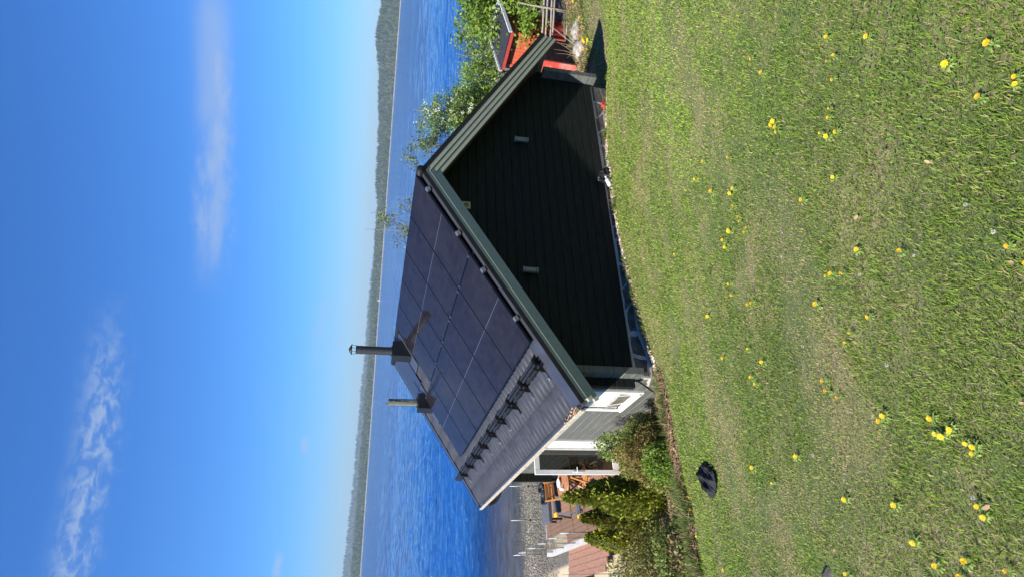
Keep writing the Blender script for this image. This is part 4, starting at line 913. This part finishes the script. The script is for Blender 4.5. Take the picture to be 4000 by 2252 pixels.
V = []; 
for j in range(NR+1):
    s_ = j/NR
    for p in ring:
        q = cc+(p-cc)*s_; ax = (q-cc).dot(Vector((.45, .88, 0))); ay = (q-cc).dot(Vector((-.88, .45, 0)))
        hgt = .050*(1-s_**3)+.026*math.sin(ay*52+4*float(vnoise(ax, ay, 5, 1)))*(1-s_**4)+.03*(float(vnoise(ax, ay, 14, 2))-.5)+.016*math.sin(ay*120+ax*25+6*float(vnoise(ax, ay, 9, 4)))*(1-s_**6)
        V.append((q.x, q.y, lawn_z(q.x, q.y)+.035+max(.004, hgt)))
F = [(j*NO+i, j*NO+(i+1) % NO, (j+1)*NO+(i+1) % NO, (j+1)*NO+i) for j in range(NR) for i in range(NO)]
ct = MB().add(V, F).build('black_cloth', CLOTH, None, True); tag(ct, 'crumpled black cloth lying on the lawn near the thujas', 'cloth')

# ------------------------------------------------------------------ terrace
dk = thing('terrace', 'reddish brown plank terrace beside the cabin above the beach', 'terrace', (-4.0, 7.5, -5.2))
PWD = .128
x = -4.74
while x < -3.35: MB().bev(x, x+PWD-.008, 3.4, 7.85, DECKZ-.03, DECKZ).build('plank', DECK, dk); x += PWD
x = -4.74
while x < -1.6: MB().bev(x, x+PWD-.008, 7.87, 10.36, DECKZ-.032, DECKZ-.002).build('plank', DECK, dk); x += PWD
for y in (3.6, 5.6, 7.86, 10.2): MB().box(-4.72, -3.3 if y < 7 else -1.6, y-.05, y+.05, DECKZ-.18, DECKZ-.034).build('joist', DECK, dk)
for (px, py) in ((-4.6, 10.1), (-3.2, 10.1), (-1.8, 10.1), (-4.6, 7.8), (-4.6, 5.6)): MB().box(px-.05, px+.05, py-.05, py+.05, -5.9, DECKZ-.19).build('post', WOODG, dk)
MB().box(-4.80, -1.6, 10.37, 10.395, DECKZ-.15, DECKZ+.01).build('edge_board', WHITE, dk)
kb = tag(MB().bev(-4.90, -4.785, 6.2, 10.42, DECKZ-.16, DECKZ+.03).build('kickboard', mat('whitewashed board', (.46, .45, .43), (.28, .27, .26), 6, .8, stretch=(1, 2.5, 4))), 'stained whitewashed board along the terrace edge', 'board')
st = thing('plank_walk', 'faded red plank walk below the terrace edge', 'walkway', (-5.3, 8.0, -5.3))
for k in range(5):
    x = -5.62+k*.155; MB().bev(x, x+.148, 6.2-.15*k, 9.05-.05*k, DECKZ-.19, DECKZ-.15).build('plank', PINK, st)
for y in (6.6, 8.6): MB().box(-5.6, -4.86, y, y+.09, DECKZ-.32, DECKZ-.195).build('bearer', WOODG, st)
tag(MB().bev(-5.98, -5.68, 7.9, 9.2, DECKZ-.24, DECKZ-.12).build('sand_beam', mat('weathered beam', (.40, .38, .33), (.28, .26, .23), 9, .85, bump=.3)), 'weathered grey beam lying beside the plank walk', 'beam')
GALV = mat('galvanised post', (.24, .25, .255), (.18, .19, .195), 20, .5, metal=.8)
rl = thing('glass_railing', 'glass railing on thin steel posts along the left terrace edge', 'railing', (-4.83, 8, DECKZ))
PY = [10.40, 9.75, 8.70, 7.67, 6.65, 5.69]
for y in PY:
    MB().tube([(-4.83, y, DECKZ-.1), (-4.83, y, DECKZ+1.05)], .015, 10).build('post', GALV, rl, True)
    for zq in (.3, .8): MB().bev(-4.845, -4.815, y-.024, y+.024, DECKZ+zq, DECKZ+zq+.03).build('clip', GALV, rl)
for a, b_ in zip(PY[1:], PY[:-1]): MB().box(-4.836, -4.826, a+.04, b_-.04, DECKZ+.14, DECKZ+1.0).build('glass_panel', GLASS, rl)
rl2 = thing('glass_railing', 'glass railing on thin steel posts along the lakeside terrace edge', 'railing', (-3.3, 10.42, DECKZ))
PXs = [-3.86, -2.86, -1.86]
for x in PXs:
    MB().tube([(x, 10.43, DECKZ-.1), (x, 10.43, DECKZ+1.08)], .015, 10).build('post', GALV, rl2, True)
    MB().bev(x-.03, x+.03, 10.41, 10.45, DECKZ+.45, DECKZ+.5).build('clip', BLACK, rl2)
for a, b_ in zip([-4.8]+PXs[:-1], PXs): MB().box(a+.04, b_-.04, 10.425, 10.435, DECKZ+.14, DECKZ+1.0).build('glass_panel', GLASS, rl2)
fp = thing('parasol_pole', 'thin steel pole standing between cabin corner and garden table', 'pole', (-3.38, 7.2, DECKZ))
MB().tube([(-3.40, 7.2, DECKZ), (-3.38, 7.2, -3.05)], .016, 8).build('pole', GALV, fp, True); MB().lathe((-3.40, 7.2, DECKZ), [(.16, 0), (.16, .04), (.03, .07), (.025, .2)], 16).build('foot', GREYB, fp)
bn = thing('grey_bench', 'low dark grey bench standing at the lakeside railing', 'bench', (-3.6, 9.0, DECKZ))
MB().bev(-4.16, -3.05, 8.66, 9.38, -4.70, -4.60, .012).build('seat', GREYB, bn)
for (x, y) in ((-4.08, 8.74), (-3.13, 8.74), (-4.08, 9.3), (-3.13, 9.3)): MB().box(x-.025, x+.025, y-.025, y+.025, DECKZ, -4.70).build('leg', BLACK, bn)
tr_ = thing('plastic_tray', 'black plastic tray with raised rim lying on the grey bench', 'tray', (-3.45, 8.8, -4.6))
def ovalring(cx, cy, rx, ry, z0, z1, th, n=28, p=3.0):
    V = []; F = []
    for (k, zq) in ((0, z0), (0, z1), (th, z1), (th, z0+.012)):
        for i in range(n):
            a = 2*math.pi*i/n; c_, s_ = math.cos(a), math.sin(a); f = (abs(c_)**p+abs(s_)**p)**(-1/p); V.append((cx+(rx-k)*c_*f, cy+(ry-k)*s_*f, zq))
    for j in range(3): F += [(j*n+i, j*n+(i+1) % n, (j+1)*n+(i+1) % n, (j+1)*n+i) for i in range(n)]
    F += [tuple(range(3*n, 4*n)), tuple(range(n))[::-1]]
    return MB().add(V, F)
ovalring(-3.50, 8.86, .17, .24, -4.598, -4.52, .025).build('tray_body', BLACK, tr_, True)
tr2 = thing('plastic_tray', 'second black tray stacked nearer the cabin wall', 'tray', (-3.2, 8.9, -4.6)); ovalring(-3.2, 8.95, .13, .22, -4.598, -4.48, .02).build('tray_body', BLACK, tr2, True)
# garden table and folding chairs
tb = thing('garden_table', 'oval wooden slatted garden table on the terrace', 'table', (-3.62, 6.2, DECKZ))
for k in range(7):
    y = 5.86+k*.10; w_ = .32*math.sqrt(max(.05, 1-((y+.05-6.2)/.40)**2)); MB().bev(-3.66-w_, -3.66+w_, y, y+.09, -4.305, -4.28).build('slat', TEAKD, tb)
rm = MB(); n = 32
pts = [(-3.66+.35*math.cos(2*math.pi*i/n), 6.2+.42*math.sin(2*math.pi*i/n), -4.292) for i in range(n+1)]
rm.tube(pts, .02, 6, cap=False); rm.build('rim', TEAK, tb, True)
for (a, b_) in (((-3.92, 5.98, DECKZ), (-3.42, 6.42, -4.31)), ((-3.42, 5.98, DECKZ), (-3.92, 6.42, -4.31)), ((-3.92, 6.42, DECKZ), (-3.42, 5.98, -4.31)), ((-3.42, 6.42, DECKZ), (-3.92, 5.98, -4.31))):
    MB().bar(a, b_, .035, .035).build('leg', TEAK, tb)
cp = thing('white_dish', 'white crockery standing on the garden table', 'dish', (-3.62, 6.3, -4.28)); MB().lathe((-3.60, 6.34, -4.28), [(.05, 0), (.09, .03), (.11, .07), (.10, .07), (.08, .03), (.04, .012)], 18).build('bowl', WHITE, cp, True); MB().lathe((-3.78, 6.12, -4.28), [(.035, 0), (.04, .02), (.04, .1), (.034, .1), (.03, .02)], 14).build('cup', WHITE, cp, True)
def chair(label, x, y, rz):
    t = thing('folding_chair', label, 'chair', (0, 0, 0), 'folding chairs around the garden table')
    for k in range(5): MB().bev(-.22, .22, -.20+k*.085, -.20+k*.085+.065, .43, .45).build('seat_slat', TEAK, t)
    for k in range(3): MB().bev(-.22, .22, .235+k*.012, .255+k*.012, .66+k*.085, .73+k*.085).build('back_slat', TEAK, t)
    for sx in (-.235, .235):
        MB().bar((sx, -.24, 0), (sx, .28, .92), .028, .045).build('leg', TEAK, t)
        MB().bar((sx*.88, .24, 0), (sx*.88, -.20, .44), .028, .045).build('leg', TEAK, t)
    MB().bar((-.235, .255, .50), (.235, .255, .50), .02, .03).build('rail', TEAK, t)
    t.location = (x, y, DECKZ); t.rotation_euler.z = rz; return t
chair('orange wood folding chair turned to the lake behind the garden table', -3.62, 6.88, R(8))
chair('orange wood folding chair in front of the garden table by the open door', -3.60, 5.25, R(195))
ap = thing('work_platform', 'aluminium folding work platform with yellow plastic corners', 'platform', (-4.05, 7.1, DECKZ))
T0, T1 = (-3.72, 7.75), (-4.12, 7.62)
ZP = -4.52
MB().bar((-3.72, 7.78, ZP), (-4.10, 7.72, ZP), .16, .035).build('step', GALV, ap)
for (x, y) in ((-3.70, 7.78), (-4.13, 7.71)): MB().bev(x-.05, x+.05, y-.10, y+.10, ZP-.03, ZP+.03, .01).build('corner', YELLOW, ap)
for (x, y) in ((-3.70, 7.85), (-4.13, 7.78), (-3.70, 7.70), (-4.13, 7.63)):
    MB().bar((x, y, ZP-.02), (x-.06, y+(-.7 if y < 7.75 else .12), DECKZ+.01), .05, .025).build('leg', GALV, ap)
ap2 = thing('work_platform', 'second aluminium platform with yellow corners half hidden behind the thujas', 'platform', (-4.3, 5.8, DECKZ))
MB().bar((-4.05, 5.9, ZP), (-4.42, 5.84, ZP), .20, .035).build('step', GALV, ap2)
for (x, y) in ((-4.03, 5.9), (-4.45, 5.83)):
    MB().bev(x-.04, x+.04, y-.11, y+.11, ZP-.03, ZP+.03, .01).build('corner', YELLOW, ap2)
    MB().bar((x, y+.08, ZP), (x, y+.3, DECKZ), .05, .025).build('leg', GALV, ap2); MB().bar((x, y-.08, ZP), (x, y-.3, DECKZ), .05, .025).build('leg', GALV, ap2)

# ------------------------------------------------------------------ lawn grass
def grass(nb_scale=1.0):
    cs = .25; xs = np.arange(-9.5, 13.5, cs); ys = np.arange(-8.6, 3.0, cs); CX, CY = np.meshgrid(xs+cs/2, ys+cs/2); CX, CY = CX.ravel(), CY.ravel()
    d = np.hypot(CX-CAM.x, CY-CAM.y); d3 = np.sqrt(d*d+2.2)
    a = np.degrees(np.arctan2(CX-CAM.x, CY-CAM.y)); vis = (a > -12) & (a < 78) | (d < 2.2)
    den = np.clip(17000*(2.4/d3)**1.3, 1700, 17000)*nb_scale
    lim = np.where(CX < -3.4, -.38, np.where(CX < 3.5, -.16, np.where(CX < 5.6, 1.2, 1.05)))
    ok = vis & (CY < lim+.2)
    n = rng.poisson(den*cs*cs*ok); x = np.repeat(CX, n)+rng.uniform(-cs/2, cs/2, n.sum()); y = np.repeat(CY, n)+rng.uniform(-cs/2, cs/2, n.sum())
    lim = np.where(x < -3.4, -.38, np.where(x < 3.5, -.16, np.where(x < 5.6, 1.2, 1.05)))+.14*(vnoise(x, y, 3.3, 8)-.5)*2
    k = y < lim; x, y = x[k], y[k]; n = len(x); dd = np.sqrt((x-CAM.x)**2+(y-CAM.y)**2+2.2)
    dry = .55*vnoise(x*.5, y*1.6, .9, 21)+.45*vnoise(x, y, 2.3, 22); dry = sstep(.52, .78, dry)
    edge = sstep(-1.5, -.2, y)*sstep(.35, .65, vnoise(x, y, 1.3, 24)); dry = np.maximum(dry*.9, edge*.8)
    lush = sstep(.5, .75, vnoise(x*.6, y, .55, 25))
    bare = sstep(.70, .86, vnoise(x, y, 1.7, 23)); keep = rng.random(n) > bare*.22; x, y, dd, dry, lush, bare = x[keep], y[keep], dd[keep], dry[keep], lush[keep], bare[keep]; n = len(x)
    z = ground(x, y)-.004
    tuft = vnoise(x, y, 9, 26)
    h = rng.uniform(.011, .030, n)*(.75+.7*tuft)*(1-.35*dry)*(1+.25*sstep(4, 9, dd)); wd = .0018*np.clip(dd/3.0, 1, 4.2)*rng.uniform(.7, 1.35, n)
    az_ = rng.uniform(0, 6.28, n); lean = rng.uniform(.25, 1.25, n)
    dx, dy = np.cos(az_), np.sin(az_)
    B = np.stack([x, y, z], 1); S_ = np.stack([-dy, dx, 0*dx], 1)*wd[:, None]
    mid = B+np.stack([dx*np.sin(lean)*.35, dy*np.sin(lean)*.35, np.cos(lean*.6)*.6], 1)*h[:, None]
    tip = B+np.stack([dx*np.sin(lean)*1.0, dy*np.sin(lean)*1.0, np.cos(lean)*.95+.1], 1)*h[:, None]
    V = np.stack([B-S_, B+S_, mid-S_*.8, mid+S_*.8, tip], 1).reshape(-1, 3); b = np.arange(n)[:, None]*5
    F = np.concatenate([b+np.array([[0, 1, 3]]), b+np.array([[0, 3, 2]]), b+np.array([[2, 3, 4]])])
    g0 = np.array([[.166, .258, .028]]); g1 = np.array([[.258, .355, .052]]); gd = np.array([[.075, .120, .022]]); st_ = np.array([[.42, .345, .165]])
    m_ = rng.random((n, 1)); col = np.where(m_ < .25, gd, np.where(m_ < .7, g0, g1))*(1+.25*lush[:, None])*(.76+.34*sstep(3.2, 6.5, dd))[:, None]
    isdry = rng.random(n) < .09+.46*dry; col = np.where(isdry[:, None], st_*rng.uniform(.65, 1.2, (n, 1)), col*rng.uniform(.8, 1.2, (n, 1)))
    tipc = np.repeat(col[:, None], 5, 1); tipc[:, 4] *= 1.1
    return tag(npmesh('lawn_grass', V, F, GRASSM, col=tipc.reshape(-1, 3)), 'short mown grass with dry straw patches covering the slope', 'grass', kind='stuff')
grass()
def tall_grass(name, label, pts, n, hmin, hmax, col, seed, spread=.06):
    rs = np.random.default_rng(seed); i = rs.integers(0, len(pts), n); P = np.array(pts)[i]+rs.normal(size=(n, 2))*spread
    x, y = P[:, 0], P[:, 1]; z = ground(x, y); h = rs.uniform(hmin, hmax, n); a = rs.uniform(0, 6.28, n); ln = rs.uniform(.1, .8, n); w_ = .0045
    B = np.stack([x, y, z], 1); D_ = np.stack([np.cos(a), np.sin(a), 0*a], 1); S_ = np.stack([-np.sin(a), np.cos(a), 0*a], 1)*w_
    mid = B+D_*(h*ln*.35)[:, None]+np.array([[0, 0, 1]])*(h*.6)[:, None]; tip = B+D_*(h*ln)[:, None]+np.array([[0, 0, 1]])*(h*(1-.3*ln))[:, None]
    V = np.stack([B-S_, B+S_, mid-S_*.8, mid+S_*.8, tip], 1).reshape(-1, 3); b = np.arange(n)[:, None]*5
    F = np.concatenate([b+np.array([[0, 1, 3]]), b+np.array([[0, 3, 2]]), b+np.array([[2, 3, 4]])])
    c = np.array(col)[None]*rs.uniform(.6, 1.35, (n, 1)); dry = rs.random(n) < .22; c = np.where(dry[:, None], np.array([[.34, .27, .14]]), c); c = np.repeat(c[:, None], 5, 1).reshape(-1, 3)
    return tag(npmesh(name, V, F, GRASSM, col=c), label, 'grass', kind='stuff')
rs_ = np.random.default_rng(77)
tall_grass('edge_grass', 'longer unmown grass along the left bed edge', [(x, -.30+rs_.normal()*.12) for x in rs_.uniform(-6.9, -5.0, 60)]+[(x, -.2+rs_.normal()*.1) for x in rs_.uniform(-5.0, -3.4, 22)]+[(x, .05+rs_.normal()*.2) for x in rs_.uniform(-6.9, -4.6, 50)], 7500, .06, .22, (.10, .16, .03), 71)
tall_grass('bank_grass', 'rough grass growing on the bank by the fence', [(x, y) for x, y in zip(rs_.uniform(5.4, 11.5, 110), rs_.uniform(.9, 2.6, 110))], 5200, .06, .2, (.11, .17, .03), 72, .12)
tall_grass('gable_grass', 'weeds along the gable foot', [(x, -.24) for x in rs_.uniform(-3.4, 3.4, 26)], 1500, .04, .11, (.11, .17, .03), 73, .05)

def weeds():
    rs = np.random.default_rng(91); n = 90000; x = rs.uniform(-8, 1, n); y = rs.uniform(-8.3, -1.2, n); d = np.hypot(x-CAM.x, y-CAM.y); a = np.degrees(np.arctan2(x-CAM.x, y-CAM.y))
    f = sstep(.60, .82, vnoise(x, y, 1.15, 31))*(.35+.65*vnoise(x, y, 6.0, 32)); k = (rs.random(n) < f) & (a > -10) & (a < 75) & (d < 6.5); x, y = x[k], y[k]; n = len(x)
    P = np.stack([x, y, ground(x, y)+rs.uniform(.006, .024, n)], 1); an = rs.uniform(0, 6.28, n); L = rs.uniform(.005, .012, n)[:, None]
    dv = np.stack([np.cos(an), np.sin(an), rs.uniform(-.25, .45, n)], 1); e = np.stack([-np.sin(an), np.cos(an), rs.uniform(-.3, .3, n)], 1)
    V = np.stack([P-dv*L, P+e*L*.75, P+dv*L, P-e*L*.75], 1).reshape(-1, 3)
    c = np.array([[.135, .225, .04]])*rs.uniform(.55, 1.25, (n, 1)); c = np.repeat(c[:, None], 4, 1).reshape(-1, 3)
    tag(npmesh('lawn_weeds', V, np.arange(n*4).reshape(-1, 4), GRASSM, col=c), 'broad-leaved weeds and clover scattered in patches through the lawn', 'weeds', kind='stuff')
weeds()

# ------------------------------------------------------------------ dandelions and fallen leaves
DAND = [(-1.96, -5.09), (-3.3, -6.0), (-3.5, -6.06), (-4.2, -6.75), (-4.17, -6.69), (-4.28, -6.67), (-4.36, -6.56), (-4.39, -6.53), (-3.86, -5.99), (-3.85, -5.95), (-3.91, -5.99), (-3.94, -5.98), (-4.39, -6.42), (-4.45, -6.46), (-4.5, -6.54), (-4.08, -6.76), (-2.97, -4.64), (-3.36, -5.12), (-2.98, -4.41), (-2.9, -4.31), (-3.24, -4.55), (-3.58, -5.01), (-3.56, -4.92), (-3.68, -4.91), (-3.81, -4.94), (-3.85, -4.93), (-3.99, -5.04), (-3.98, -4.97), (-3.75, -4.66), (-3.71, -4.47), (-3.79, -4.48), (-2.84, -2.92), (-4.51, -6.02), (-4.66, -6.39), (-5.28, -6.65), (-5.08, -6.36), (-5.59, -7.14), (-5.68, -7.18), (-5.09, -6.16), (-5.03, -6.06), (-5.01, -6.0), (-4.08, -4.34), (-4.19, -4.34), (-4.47, -4.72), (-4.44, -4.63), (-3.99, -3.56), (-5.06, -5.78), (-5.38, -6.24), (-5.37, -6.04), (-5.39, -5.97), (-4.5, -3.7), (-4.71, -4.38), (-4.93, -4.63), (-4.92, -4.29), (-5.0, -4.35), (-5.44, -5.56), (-5.5, -5.56), (-5.58, -5.68), (-5.81, -6.07), (-5.82, -6.02), (-5.93, -6.41), (-5.99, -6.4), (-6.0, -6.5), (-6.01, -6.49), (-6.01, -6.43), (-6.07, -6.55), (-6.09, -6.58), (-6.11, -6.56), (-5.52, -3.75), (-5.73, -4.16), (-5.68, -4.78), (-6.06, -5.35), (-6.18, -5.89), (-6.32, -6.47), (-6.28, -6.46), (-6.35, -5.94), (-6.45, -6.26), (-6.45, -6.05), (-6.5, -6.47), (-6.42, -5.06), (-6.5, -6.19), (-4.89, -0.99), (-5.18, -0.83), (-5.21, -0.71), (-5.35, -0.61), (-5.7, -0.68), (-6.19, -2.04), (-5.19, -7.46), (-5.21, -7.45), (-5.12, -7.32), (-5.01, -7.44), (-4.9, -7.27), (-4.38, -6.99)]
FLUF = [(-4.48, -5.65), (-4.58, -5.53), (-5.19, -6.31), (-5.35, -6.72), (-5.37, -7.07), (-5.52, -7.12), (-5.63, -6.25), (-5.16, -5.42), (-5.97, -5.44), (-6.25, -6.46), (-5.58, -4.18), (-5.75, -5.1), (-6.35, -5.83)]
LEAV = [(-5.1, -6.99), (-5.3, -7.18), (-5.38, -7.32), (-4.98, -6.79), (-5.64, -7.12), (-5.55, -6.84), (-6.03, -6.89), (-5.66, -6.12), (-4.95, -6.44), (-5.07, -6.52), (-5.78, -5.98), (-6.17, -6.51), (-6.29, -4.98), (-6.31, -5.81), (-6.29, -6.5), (-5.55, -4.16), (-5.12, -7.01), (-5.0, -6.93), (-4.94, -7.44), (-5.08, -7.57)]
def head_mesh():
    m = MB(); rs = random.Random(2)
    for ring_, (n, r0, r1, z0, z1) in enumerate(((18, .004, .021, .002, .003), (15, .003, .017, .004, .008), (11, .002, .011, .006, .012))):
        for k in range(n):
            a = 2*math.pi*(k+.5*ring_)/n+rs.uniform(-.1, .1); w_ = .55*math.pi/n*1.4; r = r1*rs.uniform(.85, 1.1)
            m.add([(r0*math.cos(a-w_), r0*math.sin(a-w_), z0), (r*math.cos(a-w_*.8), r*math.sin(a-w_*.8), z1), (r*1.04*math.cos(a+w_*.8), r*1.04*math.sin(a+w_*.8), z1), (r0*math.cos(a+w_), r0*math.sin(a+w_), z0)], [(0, 1, 2, 3)])
    m.lathe((0, 0, -.010), [(.003, 0), (.007, .004), (.007, .010), (.004, .013)], 8)
    return m
hm_ = head_mesh().build('flower_head', YPETAL); stm = MB().tube([(0, 0, -.06), (.002, 0, -.03), (0, 0, -.008)], .0022, 5).build('stem', GSTEM)
ro = MB(); rr_ = random.Random(6)
for k in range(9):
    a = 2*math.pi*k/9+rr_.uniform(-.2, .2); L = rr_.uniform(.028, .052); c_, s_ = math.cos(a), math.sin(a); n_ = 5; V = [(0, 0, -.052)]; 
    for j in range(1, n_+1):
        f = j/n_; wq = .006*(1.2-.9*abs(f-.7))*(1.25 if j % 2 else .6); zz = -.052+.022*math.sin(f*2.6)
        V += [(c_*L*f-s_*wq, s_*L*f+c_*wq, zz), (c_*L*f+s_*wq, s_*L*f-c_*wq, zz)]
    V.append((c_*L*1.1, s_*L*1.1, -.045)); F = [(0, 2, 1)]+[(2*j-1, 2*j, 2*j+2, 2*j+1) for j in range(1, n_)]+[(2*n_-1, 2*n_, 2*n_+1)]
    ro.add(V, F)
ros = ro.build('leaf_rosette', mat('dandelion leaf', (.15, .24, .035), (.22, .31, .055), 40, .5, transl=.25))
d0 = thing('dandelion', 'yellow dandelion flower in the mown lawn', 'flower', (0, 0, 0), 'dandelions in the lawn'); hm_.parent = d0; stm.parent = d0; ros.parent = d0
random.seed(8)
for i, (x, y) in enumerate(DAND):
    o = d0 if i == 0 else copy_tree(d0); s_ = random.uniform(.44, .80)*(1.0-.18*(math.hypot(x-CAM.x, y-CAM.y) < 3))*(1.0+.3*(math.hypot(x-CAM.x, y-CAM.y) > 4.5)); o.scale = (s_,)*3
    o.location = (x, y, lawn_z(x, y)+.045); o.rotation_euler = (random.uniform(-.5, .3), random.uniform(-.5, .3), random.uniform(0, 6))
    dd = math.hypot(x-CAM.x, y-CAM.y); sd_ = math.degrees(math.atan2(x-CAM.x, y-CAM.y))
    if y > -1.2: lb, gp = 'yellow dandelion at the lawn edge between shrubs and black cloth', 'dandelions at the bed edge'
    elif dd < 2.6: lb, gp = ('large yellow dandelion in the nearest turf on the red shed side', 'nearest dandelions, shed side') if sd_ > 25 else ('large yellow dandelion in the nearest turf on the hedge side', 'nearest dandelions, hedge side')
    elif dd < 4.4: lb, gp = ('yellow dandelion in the middle lawn on the red shed side', 'middle lawn dandelions, shed side') if sd_ > 30 else ('yellow dandelion in the middle lawn on the hedge side', 'middle lawn dandelions, hedge side')
    else: lb, gp = ('small yellow dandelion in the far lawn facing the gable', 'far lawn dandelions before the gable') if sd_ > 15 else ('small yellow dandelion in the far lawn below the black cloth', 'far lawn dandelions below the cloth')
    o['label'] = lb; o['group'] = gp
for i, (x, y) in enumerate([(7.75, 1.18), (6.71, .9), (6.27, .8), (5.61, .75), (5.44, .8), (5.83, .9), (5.5, .6), (5.95, .95), (6.1, 1.0), (5.7, 1.0)]):
    o = copy_tree(d0); o.scale = (2.0,)*3; o.location = (x, y, lawn_z(x, y)+.13); o.rotation_euler = (random.uniform(-.7, .1), random.uniform(-.5, .3), random.uniform(0, 6))
    o['label'] = 'yellow flower on the rough bank beyond the house shadow'; o['group'] = 'yellow flowers on the bank'
fl = MB(); 
rs3 = random.Random(5)
for k in range(60):
    v = Vector((rs3.gauss(0, 1), rs3.gauss(0, 1), rs3.gauss(0, 1))).normalized(); u = v.orthogonal().normalized()*.004; w_ = v.cross(u).normalized()*.004
    fl.add([v*.004, v*.015+u, v*.017, v*.015-u], [(0, 1, 2, 3)]); fl.add([v*.012, v*.016+w_, v*.018, v*.016-w_], [(0, 1, 2, 3)])
fh = fl.build('seed_head', FLUFF); fs = MB().tube([(0, 0, -.06), (0, 0, 0)], .002, 5).build('stem', GSTEM); f0 = thing('seed_clock', 'white dandelion seed head in the mown lawn', 'seed head', (0, 0, 0), 'dandelion seed heads in the lawn'); fh.parent = f0; fs.parent = f0
for i, (x, y) in enumerate(FLUF):
    o = f0 if i == 0 else copy_tree(f0); s_ = random.uniform(.32, .55); o.scale = (s_,)*3; o.location = (x, y, lawn_z(x, y)+.045); o.rotation_euler.z = random.uniform(0, 6)
lfm = MB(); lfm.add([(-.028, 0, .004), (-.012, -.014, .0), (.012, -.015, .004), (.03, 0, .010), (.012, .014, .003), (-.012, .013, .008), (0, 0, .001)], [(0, 1, 6), (1, 2, 6), (2, 3, 6), (3, 4, 6), (4, 5, 6), (5, 0, 6)])
l0 = lfm.build('fallen_leaf', LEAFB); tag(l0, 'small dry brown leaf lying on the lawn', 'leaf', 'fallen leaves on the lawn')
for i, (x, y) in enumerate(LEAV[::2]):
    o = l0 if i == 0 else l0.copy()
    if i: COL.objects.link(o)
    o.location = (x, y, lawn_z(x, y)+.035); o.rotation_euler = (random.uniform(-.6, .6), random.uniform(-.6, .6), random.uniform(0, 6)); o.scale = (random.uniform(.3, .55),)*3
